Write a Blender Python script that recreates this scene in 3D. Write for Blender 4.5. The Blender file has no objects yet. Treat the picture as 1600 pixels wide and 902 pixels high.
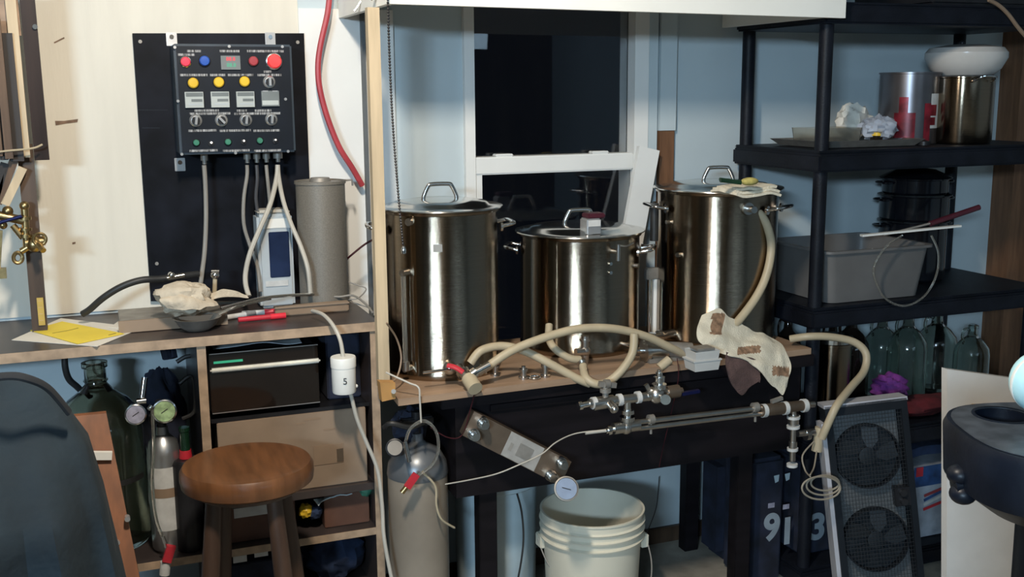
import bpy, bmesh, math, random
from mathutils import Vector as V, Matrix, noise
random.seed(7)
S = bpy.context.scene
COL = S.collection
PI = math.pi

# ------------------------------------------------------------------ camera
YAW, PITCH, ROLL, FPX = math.radians(21.3265), math.radians(10.4312), math.radians(-.4338), 1689.18
EYE = V((0, 0, 1.57))
FW = V((math.sin(YAW)*math.cos(PITCH), math.cos(YAW)*math.cos(PITCH), -math.sin(PITCH)))
_r0 = V((math.cos(YAW), -math.sin(YAW), 0)); _u0 = _r0.cross(FW)
RT = _r0*math.cos(ROLL) + _u0*math.sin(ROLL); UP = -_r0*math.sin(ROLL) + _u0*math.cos(ROLL)
cd = bpy.data.cameras.new('camera'); cam = bpy.data.objects.new('camera', cd); COL.objects.link(cam)
cd.sensor_width = 36; cd.lens = FPX/1600*36; cd.clip_start = .05
m = Matrix((RT, UP, -FW)).transposed().to_4x4(); m.translation = EYE; cam.matrix_world = m
S.camera = cam

# ------------------------------------------------------------------ light, exposure
S.view_settings.view_transform = 'Standard'; S.view_settings.look = 'None'
S.view_settings.gamma = 1; S.view_settings.use_curve_mapping = False
S.view_settings.exposure = 0.0
wd = bpy.data.worlds.new('night'); S.world = wd; wd.use_nodes = True
wd.node_tree.nodes['Background'].inputs[0].default_value = (.25, .32, .5, 1)
wd.node_tree.nodes['Background'].inputs[1].default_value = .01
def area(name, loc, target, sx, sy, power, color):
    l = bpy.data.lights.new(name, 'AREA'); l.shape = 'RECTANGLE'; l.size = sx; l.size_y = sy; l.energy = power; l.color = color
    o = bpy.data.objects.new(name, l); COL.objects.link(o); o.location = loc
    o.rotation_euler = (V(target)-V(loc)).to_track_quat('-Z', 'Y').to_euler(); return o
CEIL = 2.56
area('ceiling_lamp', (.25, 1.32, 2.46), (.6, 2.7, .8), .09, .3, 60, (1, .89, .75))
area('left_tube_lamp', (-2.0, -2.2, 2.15), (1.2, 3.0, 1.2), .75, .25, 158, (.55, .78, 1))
area('far_tube_lamp', (2.3, -2.4, 2.1), (1.8, 3.1, .7), 1.8, .4, 6, (.55,.79, 1))  # added cool fill from behind the viewer, no lamp known there

# ------------------------------------------------------------------ helpers
def ray(x, y): return FW + RT*((x-800)/FPX) - UP*((y-451)/FPX)
def P(x, y, Y):                       # photo pixel -> point on the plane at depth Y from the viewer's wall axis
    d = ray(x, y); return EYE + d*(Y/d.y)
def PZ(x, y, Z):
    d = ray(x, y); return EYE + d*((Z-1.57)/d.z)
def PP(l): return [P(*a) for a in l]

def mat(name, col, rough=.6, metal=0, var=.12, scale=12, bump=0, bscale=60, spec=.5, stretch=(1,1,1), aniso=0, trans=0, emit=0, coat=0, col2=None, alpha=1):
    mt = bpy.data.materials.new(name); mt.use_nodes = True
    nt = mt.node_tree; N = nt.nodes; L = nt.links; b = N['Principled BSDF']
    b.inputs['Roughness'].default_value = rough; b.inputs['Metallic'].default_value = metal
    b.inputs['Specular IOR Level'].default_value = spec
    b.inputs['Transmission Weight'].default_value = trans; b.inputs['Coat Weight'].default_value = coat
    b.inputs['Alpha'].default_value = alpha
    tc = N.new('ShaderNodeTexCoord'); mp = N.new('ShaderNodeMapping'); mp.inputs['Scale'].default_value = stretch
    L.new(tc.outputs['Object'], mp.inputs['Vector'])
    nz = N.new('ShaderNodeTexNoise'); nz.inputs['Scale'].default_value = scale; nz.inputs['Detail'].default_value = 4
    L.new(mp.outputs[0], nz.inputs['Vector'])
    mx = N.new('ShaderNodeMix'); mx.data_type = 'RGBA'
    c2 = col2 or tuple(max(0, c*(1-var)) for c in col)
    c1 = col if col2 else tuple(min(1, c*(1+var)) for c in col)
    mx.inputs['A'].default_value = (*c1, 1); mx.inputs['B'].default_value = (*c2, 1)
    rp = N.new('ShaderNodeValToRGB'); rp.color_ramp.elements[0].position = .35; rp.color_ramp.elements[1].position = .65
    L.new(nz.outputs['Fac'], rp.inputs[0]); L.new(rp.outputs[0], mx.inputs['Factor'])
    L.new(mx.outputs['Result'], b.inputs['Base Color'])
    if emit:
        b.inputs['Emission Strength'].default_value = emit; L.new(mx.outputs['Result'], b.inputs['Emission Color'])
    if bump:
        n2 = N.new('ShaderNodeTexNoise'); n2.inputs['Scale'].default_value = bscale; L.new(mp.outputs[0], n2.inputs['Vector'])
        bp = N.new('ShaderNodeBump'); bp.inputs['Strength'].default_value = bump; bp.inputs['Distance'].default_value = .004
        L.new(n2.outputs['Fac'], bp.inputs['Height']); L.new(bp.outputs[0], b.inputs['Normal'])
    if aniso:
        b.inputs['Anisotropic'].default_value = aniso; b.inputs['Anisotropic Rotation'].default_value = .25; tg = N.new('ShaderNodeTangent'); tg.axis = 'Z'; L.new(tg.outputs[0], b.inputs['Tangent'])
    return mt
M = {}
M['cream'] = mat('cream_plywood', (.69,.645,.55), .7, var=.05, scale=3, stretch=(4,1,.6), bump=.1, bscale=30)
M['drywall'] = mat('white_drywall', (.5,.575,.6), .75, var=.03, scale=4)
M['whitepaint'] = mat('white_paint', (.76,.76,.73), .5, var=.03, scale=5)
M['hood'] = mat('hood_white', (.88,.86,.79), .55, var=.03, scale=4)
M['concrete'] = mat('concrete', (.3,.27,.22), .8, var=.3, scale=6, bump=.3, bscale=40)
M['rightwall'] = mat('grey_side_wall', (.3,.34,.36), .8, var=.05)
M['darkroom'] = mat('brown_panelling', (.1,.072,.045), .8, var=.4, scale=2.5, stretch=(3,3,.3))
M['ceiling'] = mat('ceiling_paint', (.45,.45,.43), .8, var=.05)
M['blackboard'] = mat('black_painted_plywood', (.006,.007,.011), .5, var=.5, scale=9, spec=.12)
M['black'] = mat('black_satin', (.012,.012,.014), .4, var=.3, spec=.4)
M['blacktable'] = mat('black_brown_table', (.007,.0055,.007), .55, var=.3, scale=5, stretch=(1,6,6), spec=.2)
M['blackplastic'] = mat('black_shelf_plastic', (.006,.0075,.012), .5, var=.3, bump=.2, bscale=200, spec=.22)
M['navy'] = mat('navy_black_plastic', (.004,.0065,.013), .4, var=.3, spec=.3, bump=.1, bscale=90)
M['navydark'] = mat('dark_navy_fabric', (.01,.014,.03), .9, var=.5, scale=14)
M['encl'] = mat('dark_grey_enclosure', (.007,.010,.016), .4, var=.2, spec=.25)
M['enclside'] = mat('slate_enclosure_side', (.03,.045,.062), .4, var=.2)  # bluish light on the box's visible side is put into this colour
M['steel'] = mat('brushed_stainless', (.28,.22,.16), .14, 1, var=.05, scale=3, stretch=(1,1,160), aniso=1, bump=.10, bscale=9)
M['lid'] = mat('polished_stainless', (.66,.64,.6), .16, 1, var=.05)
M['chrome'] = mat('chrome', (.72,.71,.69), .16, 1, var=.05)
M['fit'] = mat('stainless_fitting', (.55,.53,.5), .28, 1, var=.1)
M['grey_metal'] = mat('dull_grey_metal', (.3,.28,.25), .55, .6, var=.15, scale=30)
M['mesh'] = mat('grey_wire_mesh', (.2,.18,.15), .55, .3, var=.12, scale=300)
M['brass'] = mat('aged_brass', (.42,.3,.14), .35, 1, var=.25, scale=40)
M['wood'] = mat('pale_wood', (.52,.405,.26), .6, var=.15, scale=6, stretch=(6,6,.6))
M['plyedge'] = mat('raw_board_edge', (.36,.255,.17), .7, var=.2, scale=30)
M['board'] = mat('worn_wood_board', (.3,.2,.13), .55, var=.2, scale=5, stretch=(.8,6,6))
M['darkwood'] = mat('dark_wood', (.07,.042,.025), .5, var=.35, scale=6, stretch=(5,5,.4))
M['shelftop'] = mat('dark_laminate', (.045,.035,.033), .35, var=.2, scale=8)
M['stool'] = mat('honey_wood_seat', (.15,.062,.024), .36, var=.25, scale=5, stretch=(8,1.2,1), coat=.15)
M['stoolleg'] = mat('dark_stained_leg', (.062,.034,.022), .45, var=.25, scale=7, stretch=(5,5,.5))
M['plank'] = mat('reddish_wood_plank', (.2,.072,.026), .55, var=.2, scale=5, stretch=(7,7,.5))
M['brownstud'] = mat('brown_wood_stud', (.16,.075,.035), .6, var=.2, stretch=(6,6,.6))
M['hose'] = mat('beige_silicone_hose', (.44,.365,.245), .45, var=.08, spec=.4)
M['dimcord'] = mat('beige_cord', (.3,.26,.2), .6, var=.1)
M['cable'] = mat('off_white_cable', (.46,.43,.37), .5, var=.05)
M['greycable'] = mat('grey_cable', (.24,.225,.2), .5, var=.08)
M['darkcable'] = mat('dark_grey_cable', (.06,.06,.065), .5, var=.1)
M['blackhose'] = mat('black_rubber_hose', (.018,.018,.018), .5, var=.2)
M['red'] = mat('red_plastic', (.5,.025,.04), .4, var=.1)
M['darkredwire'] = mat('dark_red_wire', (.04,.007,.01), .6, spec=.2)
M['redcord'] = mat('red_flat_cord', (.42,.05,.06), .45, var=.1)
M['redbutton'] = mat('red_button', (.75,.03,.05), .3, var=.1)
M['redlamp'] = mat('lit_red_button', (.9,.05,.09), .3, var=.1, emit=.25)
M['bigred'] = mat('lit_emergency_button', (.95,.06,.06), .25, var=.1, emit=.45)
M['dimred'] = mat('dim_red_button', (.35,.05,.06), .3, var=.1)
M['blue'] = mat('blue_button', (.03,.1,.42), .3, var=.1)
M['yellow'] = mat('yellow_button', (.75,.47,.03), .35, var=.08)
M['green'] = mat('green_button', (.05,.2,.13), .3, var=.1)
M['digitred'] = mat('red_digits', (.8,.03,.05), .5, emit=.35)
M['digitgreen'] = mat('green_digits', (.04,.4,.22), .5, emit=.12)
M['ctl'] = mat('grey_controller', (.42,.45,.43), .5, var=.08)
M['ctldark'] = mat('grey_controller_window', (.16,.18,.18), .35, var=.1)
M['legend'] = mat('engraved_legend', (.2,.2,.2), .5, var=.9, scale=260, stretch=(1,1,.2))
M['knob'] = mat('black_knob', (.02,.02,.022), .3)
M['silver'] = mat('silver_plate', (.6,.6,.6), .3, .8)
M['white'] = mat('white_plastic', (.74,.73,.68), .45, var=.03)
M['bucket'] = mat('cream_bucket_plastic', (.66,.62,.5), .45, var=.05, scale=3)
M['bluewhite'] = mat('pale_blue_plastic', (.46,.56,.6), .5, var=.06)
M['radio'] = mat('pale_grey_plastic', (.42,.46,.48), .45, var=.06)
M['screen'] = mat('dark_blue_screen', (.015,.025,.06), .15, var=.3)
M['paper'] = mat('white_paper', (.7,.66,.58), .8, var=.04)
M['yellowpaper'] = mat('yellow_paper', (.78,.6,.06), .8, var=.04)
M['spongeyellow'] = mat('dull_yellow_sponge', (.4,.34,.1), .9, var=.2, scale=60)
M['mustard'] = mat('mustard_tag', (.45,.31,.07), .6, var=.2)
M['numeral'] = mat('grey_white_numeral', (.26,.31,.35), .6)
M['traygrey'] = mat('grey_white_tray', (.5,.5,.48), .5, var=.05)
M['ink'] = mat('dark_ink', (.25,.2,.03), .8)
M['blackink'] = mat('black_ink', (.02,.02,.02), .7)
M['cardboard'] = mat('cardboard', (.27,.195,.135), .85, var=.1, scale=10)
M['tape'] = mat('brown_parcel_tape', (.26,.18,.12), .4, var=.1)
M['fabricbag'] = mat('cream_muslin', (.5,.43,.33), .95, var=.12, scale=20, bump=.5, bscale=120)
M['towel'] = mat('cream_towel', (.66,.6,.47), .95, var=.08, scale=30, bump=.6, bscale=250)
M['towelbrown'] = mat('brown_towel', (.085,.05,.045), .95, var=.25, scale=30, bump=.6, bscale=250)
M['patchbrown'] = mat('brown_print', (.25,.15,.09), .95, var=.4, scale=70)
M['jacket'] = mat('dark_teal_jacket', (.006,.015,.022), .9, var=.3, scale=6, bump=.4, bscale=60)
M['jackettrim'] = mat('black_jacket_trim', (.01,.012,.015), .9)
M['glass'] = mat('clear_glass', (.75,.85,.82), .04, trans=1, var=.02)
M['greenglass'] = mat('green_tinted_glass', (.82,.9,.86), .05, trans=1, var=.05)
M['carboyglass'] = mat('grey_olive_glass', (.6,.6,.5), .05, trans=1, var=.05)
M['brownglass'] = mat('dark_brown_glass', (.012,.008,.006), .08, var=.1, spec=.6)
M['pane'] = mat('window_glass', (.9,.93,.95), .01, trans=1, var=.01)
M['tube'] = mat('clear_tubing', (.75,.73,.66), .1, trans=.92, var=.05)
M['tank'] = mat('grey_cylinder_paint', (.24,.2,.155), .5, var=.18, scale=5)
M['tanktop'] = mat('blue_grey_cylinder_top', (.15,.16,.17), .35, .4, var=.1)
M['alu'] = mat('aluminium', (.5,.5,.5), .35, .9, var=.1)
M['gauge'] = mat('dial_face', (.24,.30,.41), .35, var=.08, scale=40)
M['greendial'] = mat('green_dial', (.3,.42,.22), .4, var=.35, scale=60)
M['greydial'] = mat('grey_dial', (.3,.3,.38), .4, var=.2, scale=60)
M['greydial2'] = mat('grey_paper_label', (.3,.29,.27), .6, var=.1, scale=40)
M['label'] = mat('white_label', (.55,.55,.53), .6, var=.1, scale=30)
M['plate'] = mat('bronze_steel_plate', (.2,.15,.11), .4, .75, var=.15)
M['purple'] = mat('purple_yarn', (.2,.03,.22), .9, var=.5, scale=25, col2=(.07,.015,.14), bump=.6, bscale=70)
M['redcloth'] = mat('dark_red_cloth', (.09,.008,.012), .9, var=.4, scale=15)
M['bluejeans'] = mat('blue_cloth', (.015,.03,.075), .9, var=.4, scale=20)
M['tub'] = mat('grey_bus_tub', (.13,.125,.12), .5, var=.08)
M['enamel'] = mat('black_enamel', (.006,.0065,.009), .12, var=.3, spec=.6)
M['ceramic'] = mat('white_ceramic', (.6,.57,.53), .2, var=.04)
M['tin'] = mat('silver_tin', (.2,.19,.2), .3, .9, var=.1)
M['tinred'] = mat('red_printed_tin', (.2,.012,.022), .3, .3, var=.5, scale=22)
M['foil'] = mat('crumpled_clear_plastic', (.7,.75,.85), .15, trans=.5, var=.1)
M['maroon'] = mat('maroon_handle', (.07,.013,.022), .35)
M['fanbody'] = mat('grey_fan_housing', (.011,.014,.018), .55, var=.1, spec=.15)
M['fanblade'] = mat('dark_fan_blade', (.012,.017,.022), .4, var=.1)
M['fanback'] = mat('grey_fan_interior', (.1,.11,.115), .6, var=.1)
M['wire'] = mat('dark_wire', (.02,.022,.026), .6)
M['fanedge'] = mat('light_grey_edge', (.42,.42,.45), .5)
M['boxprint'] = mat('printed_white_box', (.34,.37,.42), .6, var=.25, scale=16)
M['boxblue'] = mat('blue_printed_box', (.02,.07,.2), .5, var=.4, scale=20)
M['cyan'] = mat('pale_cyan_plastic', (.5,.82,.9), .4, var=.06, scale=30)
M['brownbox'] = mat('brown_box', (.12,.055,.035), .7, var=.2)
M['greenglassdark'] = mat('dark_green_glass', (.008,.03,.015), .1, spec=.6)
M['dirt'] = mat('brown_scuff', (.2,.13,.09), .8, var=.2, scale=60)
M['fluo'] = mat('lamp_housing', (.7,.7,.68), .5)
M['bluepart'] = mat('blue_anodised', (.008,.012,.07), .35, .5)
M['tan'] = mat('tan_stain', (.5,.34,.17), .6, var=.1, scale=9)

class MB:
    def __init__(s): s.b = bmesh.new()
    def _add(s, verts, faces):
        vs = [s.b.verts.new(v) for v in verts]
        for f in faces:
            try: s.b.faces.new([vs[i] for i in f])
            except ValueError: pass
        return vs
    def hexa(s, p):                    # 8 corners: bottom 4, top 4
        s._add(p, [(3,2,1,0),(4,5,6,7),(0,1,5,4),(1,2,6,5),(2,3,7,6),(3,0,4,7)]); return s
    def box(s, lo, hi, bev=0):
        (a,b,c),(d,e,f) = lo, hi
        if bev:
            t = bmesh.new()
            vs = [t.verts.new(q) for q in [(a,b,c),(d,b,c),(d,e,c),(a,e,c),(a,b,f),(d,b,f),(d,e,f),(a,e,f)]]
            for q in [(3,2,1,0),(4,5,6,7),(0,1,5,4),(1,2,6,5),(2,3,7,6),(3,0,4,7)]: t.faces.new([vs[i] for i in q])
            bmesh.ops.bevel(t, geom=t.edges[:], offset=bev, segments=2, affect='EDGES')
            t.verts.index_update(); s._add([v.co.copy() for v in t.verts], [[v.index for v in q.verts] for q in t.faces]); t.free(); return s
        return s.hexa([(a,b,c),(d,b,c),(d,e,c),(a,e,c),(a,b,f),(d,b,f),(d,e,f),(a,e,f)])
    def obox(s, o, ax, ay, az):         # box from corner o and three edge vectors
        o, ax, ay, az = V(o), V(ax), V(ay), V(az)
        return s.hexa([o, o+ax, o+ax+ay, o+ay, o+az, o+ax+az, o+ax+ay+az, o+ay+az])
    def bar(s, p, q, w, t, side=(0,1,0)):   # rectangular bar p->q; w across, t along side
        p, q = V(p), V(q); d = (q-p).normalized(); sd = V(side); sd = (sd - d*sd.dot(d)).normalized(); c = d.cross(sd)
        return s.obox(p - c*w/2 - sd*t/2, c*w, sd*t, q-p)
    def rev(s, prof, o=(0,0,0), axis=(0,0,1), n=32, a0=0, a1=2*PI):   # profile (r, h)
        o = V(o); ax = V(axis).normalized(); u = ax.orthogonal().normalized() if abs(ax.z) < .999 else V((1,0,0)); w = ax.cross(u)
        full = abs(a1-a0-2*PI) < 1e-6; cnt = n if full else n+1
        rings = []
        for r, h in prof:
            if r < 1e-6: rings.append([s.b.verts.new(o+ax*h)])
            else: rings.append([s.b.verts.new(o+ax*h+(u*math.cos(a0+(a1-a0)*i/n)+w*math.sin(a0+(a1-a0)*i/n))*r) for i in range(cnt)])
        for A, B in zip(rings, rings[1:]):
            for i in range(n):
                j = (i+1) % cnt
                try:
                    if len(A) == 1 and len(B) == 1: pass
                    elif len(A) == 1: s.b.faces.new((A[0], B[j], B[i]))
                    elif len(B) == 1: s.b.faces.new((A[i], A[j], B[0]))
                    else: s.b.faces.new((A[i], A[j], B[j], B[i]))
                except ValueError: pass
        return s
    def cyl(s, p, q, r, r2=None, n=20):
        p, q = V(p), V(q); L = (q-p).length; r2 = r if r2 is None else r2
        return s.rev([(0,0),(r,0),(r2,L),(0,L)], p, q-p, n)
    def ball(s, c, r, n=12, sc=(1,1,1)):
        t = bmesh.new(); bmesh.ops.create_uvsphere(t, u_segments=n*2, v_segments=n, radius=r); t.verts.index_update()
        s._add([V(c)+V((v.co.x*sc[0], v.co.y*sc[1], v.co.z*sc[2])) for v in t.verts], [[v.index for v in f.verts] for f in t.faces]); t.free(); return s
    def tube(s, pts, r, n=10, sub=6, closed=False, smooth=True, flat=1.0):
        pts = [V(p) for p in pts]
        if smooth and len(pts) > 2:
            out = []; k = len(pts)
            for i in range(k if closed else k-1):
                if closed: a,b,c,d = pts[(i-1)%k], pts[i], pts[(i+1)%k], pts[(i+2)%k]
                else: a,b,c,d = pts[max(i-1,0)], pts[i], pts[i+1], pts[min(i+2,k-1)]
                for j in range(sub):
                    t = j/sub; out.append(.5*((2*b)+(-a+c)*t+(2*a-5*b+4*c-d)*t*t+(-a+3*b-3*c+d)*t**3))
            if not closed: out.append(pts[-1])
            pts = out
        k = len(pts); rings = []; nrm = None
        for i, p in enumerate(pts):
            d = (pts[(i+1)%k]-pts[i-1]) if closed else (pts[min(i+1,k-1)]-pts[max(i-1,0)])
            if d.length < 1e-9: d = V((0,0,1))
            d.normalize()
            if nrm is None: nrm = d.orthogonal().normalized()
            else:
                nrm = nrm - d*nrm.dot(d)
                nrm = nrm.normalized() if nrm.length > 1e-6 else d.orthogonal().normalized()
            bn = d.cross(nrm); rr = r(i/(k-1)) if callable(r) else r
            rings.append([s.b.verts.new(p+(nrm*math.cos(2*PI*j/n)+bn*math.sin(2*PI*j/n)*flat)*rr) for j in range(n)])
        for i in range(k if closed else k-1):
            A, B = rings[i], rings[(i+1)%k]
            for j in range(n): s.b.faces.new((A[j], A[(j+1)%n], B[(j+1)%n], B[j]))
        if not closed: s.b.faces.new(rings[0][::-1]); s.b.faces.new(rings[-1])
        return s
    def prism(s, pts, d):               # polygon pts extruded by vector d
        pts = [V(p) for p in pts]; n = len(pts); d = V(d)
        s._add(pts+[p+d for p in pts], [tuple(range(n))[::-1], tuple(range(n, 2*n))]+[(i,(i+1)%n,n+(i+1)%n,n+i) for i in range(n)]); return s
    def grid(s, ctrl, nu=24, nv=24, th=.004, amp=0, fr=8, cb=None):   # smooth cloth sheet through a net of points, with thickness
        R, Cn = len(ctrl), len(ctrl[0])
        def cr(a,b,c,d,t): return .5*((2*b)+(-a+c)*t+(2*a-5*b+4*c-d)*t*t+(-a+3*b-3*c+d)*t**3)
        def row(l, t):
            k = len(l); x = t*(k-1); i = min(int(x), k-2); f = x-i
            return cr(l[max(i-1,0)], l[i], l[i+1], l[min(i+2,k-1)], f)
        pts = []
        for a in range(nv+1):
            cols = [row([ctrl[r][c] for r in range(R)], a/nv) for c in range(Cn)]
            for b in range(nu+1):
                p = row(cols, b/nu)
                if amp: p = p + V((noise.noise(p*fr), noise.noise(p*fr+V((9,3,1))), noise.noise(p*fr+V((2,7,5)))))*amp
                pts.append(p)
        t = bmesh.new(); vs = [t.verts.new(p) for p in pts]; W = nu+1
        for a in range(nv):
            for b in range(nu): t.faces.new((vs[a*W+b], vs[a*W+b+1], vs[(a+1)*W+b+1], vs[(a+1)*W+b]))
        bmesh.ops.recalc_face_normals(t, faces=t.faces[:]); t.normal_update()
        if th: bmesh.ops.solidify(t, geom=t.faces[:], thickness=th)
        t.verts.index_update(); s._add([v.co.copy() for v in t.verts], [[v.index for v in f.verts] for f in t.faces]); t.free(); return s
    def text(s, txt, o, ax, up, h, depth=.001, off=0):
        cu = bpy.data.curves.new('t', 'FONT'); cu.body = txt; cu.size = h*1.4; cu.extrude = depth; cu.offset = off; cu.align_x = 'CENTER'; cu.align_y = 'CENTER'
        ob = bpy.data.objects.new('t', cu); COL.objects.link(ob); bpy.context.view_layer.update()
        me = bpy.data.meshes.new_from_object(ob.evaluated_get(bpy.context.evaluated_depsgraph_get()))
        bpy.data.objects.remove(ob); bpy.data.curves.remove(cu)
        o, ax, up = V(o), V(ax).normalized(), V(up).normalized(); nn = ax.cross(up)
        s._add([o+ax*v.co.x+up*v.co.y+nn*v.co.z for v in me.vertices], [tuple(p.vertices) for p in me.polygons]); bpy.data.meshes.remove(me); return s
    def build(s, name, mt, parent=None, org=None, recalc=True):
        if recalc: bmesh.ops.recalc_face_normals(s.b, faces=s.b.faces[:])
        wl = V((0,0,0)); q = parent
        while q is not None: wl += q.location; q = q.parent
        if org is None and parent is None and len(s.b.verts):
            xs = [v.co for v in s.b.verts]; org = ((min(v.x for v in xs)+max(v.x for v in xs))/2, (min(v.y for v in xs)+max(v.y for v in xs))/2, min(v.z for v in xs))
        o = V(org) if org is not None else wl
        bmesh.ops.translate(s.b, verts=s.b.verts[:], vec=-o)
        me = bpy.data.meshes.new(name); s.b.to_mesh(me); s.b.free()
        me.materials.append(M[mt] if isinstance(mt, str) else mt)
        for p in me.polygons: p.use_smooth = True
        me.set_sharp_from_angle(angle=math.radians(38))
        ob = bpy.data.objects.new(name, me); COL.objects.link(ob); ob.location = o-wl
        if parent is not None: ob.parent = parent
        return ob
def tag(o, label, cat, group=None):
    o['label'] = label; o['category'] = cat
    if group: o['group'] = group
    return o
def thing(name, label, cat, loc, group=None):
    o = bpy.data.objects.new(name, None); o.empty_display_size = .05; COL.objects.link(o); o.location = loc; return tag(o, label, cat, group)
def struct(o): o['kind'] = 'structure'; return o
def one(name, mt, mb, label, cat, group=None): return tag(mb.build(name, mt), label, cat, group)
def copy_thing(root, loc, label=None):
    r = root.copy(); COL.objects.link(r); r.location = loc
    if label: r['label'] = label
    for ch in list(root.children):
        c = ch.copy(); COL.objects.link(c); c.parent = r
        for g in list(ch.children):
            d = g.copy(); COL.objects.link(d); d.parent = c
    return r

# ------------------------------------------------------------------ setting
W = 3.152
X0, X1, YB = -2.3, 3.9, -2.6
struct(MB().box((X0,YB,-.08),(X1,W+.12,0)).build('floor', 'concrete'))
struct(MB().box((X0,YB,CEIL),(X1,W+.12,CEIL+.06)).build('ceiling', 'ceiling'))
WX0, WX1, WZ0, WZ1 = 1.075, 1.70, .72, 2.02
wb = MB()
for lo, hi in (((X0,W,0),(WX0,W+.12,CEIL)), ((WX1,W,0),(X1,W+.12,CEIL)), ((WX0,W,0),(WX1,W+.12,WZ0)), ((WX0,W,WZ1),(WX1,W+.12,CEIL))): wb.box(lo, hi)
wall = struct(wb.build('wall_back', 'drywall', org=(0,W,0)))
MB().box((X0+.01,W-.006,.975),(.585,W,CEIL-.01)).build('plywood_sheet', 'cream', wall)
MB().box((.585,W-.012,.9),(.86,W-.0005,1.80)).build('white_panel', 'whitepaint', wall)
for pts in (((86,189),(100,189),(122,186),(121,191),(104,193),(87,196)), ((84,66),(100,58),(101,60),(85,68)), ((113,379),(118,378),(118,381),(113,382))):
    MB().prism([P(x,y,W-.0065) for x,y in pts], (0,-.0008,0)).build('scuff_mark', 'dirt', wall)
struct(MB().box((X0-.1,YB,0),(X0,W+.12,CEIL)).build('wall_left', 'darkroom'))
struct(MB().box((X1,YB,0),(X1+.1,W+.12,CEIL)).build('wall_right', 'rightwall'))
struct(MB().box((X0-.1,YB-.1,0),(X1+.1,YB,CEIL)).build('wall_front', 'darkroom'))
struct(MB().box((.72,W-.014,0),(X1,W,.055)).build('baseboard_back', 'darkwood'))
struct(MB().box((.761,W-.03,.9),(.771,W,1.84)).build('trim_1', 'fanback'))
struct(MB().box((3.185,W-.1,0),(3.34,W,2.2)).build('trim_2', 'brownstud'))
for i, (x, w_, mt) in enumerate(((-1.5,.3,'whitepaint'),(-.55,.12,'wood'),(.5,.2,'plank'),(1.3,.09,'wood'),(2.3,.8,'drywall'))):  # unseen strips added behind the viewer to put vertical bands in kettle reflections
    struct(MB().box((x,YB,0),(x+w_,YB+.03,2.4)).build('trim_%d' % (6+i), mt))
# window: night outside
win = struct(MB().box((WX0,W-.02,WZ0),(WX0+.032,W+.09,WZ1)).box((WX1-.05,W-.02,WZ0),(WX1,W+.09,WZ1)).box((WX0,W-.02,WZ1-.03),(WX1,W+.09,WZ1)).box((WX0,W-.02,WZ0),(WX1,W+.09,WZ0+.03)).build('window_1', 'whitepaint', org=(WX0,W,WZ0)))
MB().box((WX0+.03,W+.03,1.365),(WX1-.05,W+.04,1.99)).build('upper_pane', 'pane', win)
MB().box((WX0+.055,W+.005,.745),(WX1-.05,W+.012,1.315)).build('lower_pane', 'pane', win)
MB().box((WX0+.03,W-.018,1.312),(WX1-.05,W+.045,1.366),.004).build('meeting_rail', 'whitepaint', win)
for sx in (1.205, 1.535): MB().box((sx-.03,W-.012,1.366),(sx+.03,W+.02,1.374),.003).build('sash_lock', 'whitepaint', win)
MB().box((WX0+.032,W-.012,.74),(WX0+.055,W+.03,1.312)).build('sash_stile', 'whitepaint', win)
struct(MB().box((1.70,W-.016,.86),(1.735,W,2.0)).build('trim_3', 'drywall'))
struct(MB().box((1.742,W-.024,1.435),(1.80,W,2.0)).build('trim_4', 'drywall'))
struct(MB().box((1.744,W-.02,.9),(1.797,W,1.434)).build('trim_5', 'brownstud'))
# lamp fixture overhead (out of frame)
fx = thing('ceiling_light', 'white open ceiling light fixture above the viewer', 'light', (.25,1.32,CEIL))
MB().box((.15,1.1,CEIL-.06),(.35,1.54,CEIL-.001),.01).build('housing', 'fluo', fx)

# ------------------------------------------------------------------ hood
HX0, HX1, HY, HZ = .70, 2.04, 2.6, 1.775
hd = thing('canopy_hood', 'large cream white box hood hanging over the kettles and window', 'hood', (1.37,2.87,HZ))
MB().hexa([(HX0,HY,HZ),(HX1,HY,HZ-.012),(HX1,HY+.02,HZ-.012),(HX0,HY+.02,HZ),(HX0,HY,2.25),(HX1,HY,2.25),(HX1,HY+.02,2.25),(HX0,HY+.02,2.25)]).build('front_panel', 'hood', hd)
MB().box((HX0,HY+.02,HZ),(HX0+.018,W-.004,2.25)).build('side_panel', 'hood', hd)
MB().box((1.978,HY+.02,HZ-.01),(1.996,W-.004,2.25)).build('side_panel', 'hood', hd)
MB().box((HX0,HY,2.25),(1.996,W-.004,2.27)).build('top_panel', 'hood', hd)
MB().tube([(HX0-.002,2.68,1.83),(HX0-.012,2.68,1.80),(HX0-.02,2.68,1.79),(HX0-.015,2.68,1.81)],.003,6).build('hook', 'chrome', hd)
MB().tube([(HX0-.002,2.86,1.80),(HX0-.012,2.86,1.785),(HX0-.02,2.86,1.775)],.003,6).build('hook', 'chrome', hd)
# bead pull chain in front of the hood
ch = thing('pull_chain', 'black bead pull chain hanging before the left kettle', 'chain', P(631,395,2.56))
b = MB(); a, z = P(605,-40,2.57), P(630,385,2.57)
n = 90
for i in range(n):
    t = i/n; p = a.lerp(z, t) + V((-.008*math.sin(PI*t),0,0)); b.ball(p, .0034, 4)
b.tube([a+(z-a)*t+V((-.008*math.sin(PI*t),0,0)) for t in (0,.25,.5,.75,1)], .0012, 5); b.build('beads', 'black', ch)
MB().rev([(0,0),(.006,.001),(.007,.01),(.004,.018),(0,.02)], P(631,397,2.57), (0,0,1), 12).build('end_bell', 'chrome', ch)

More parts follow.
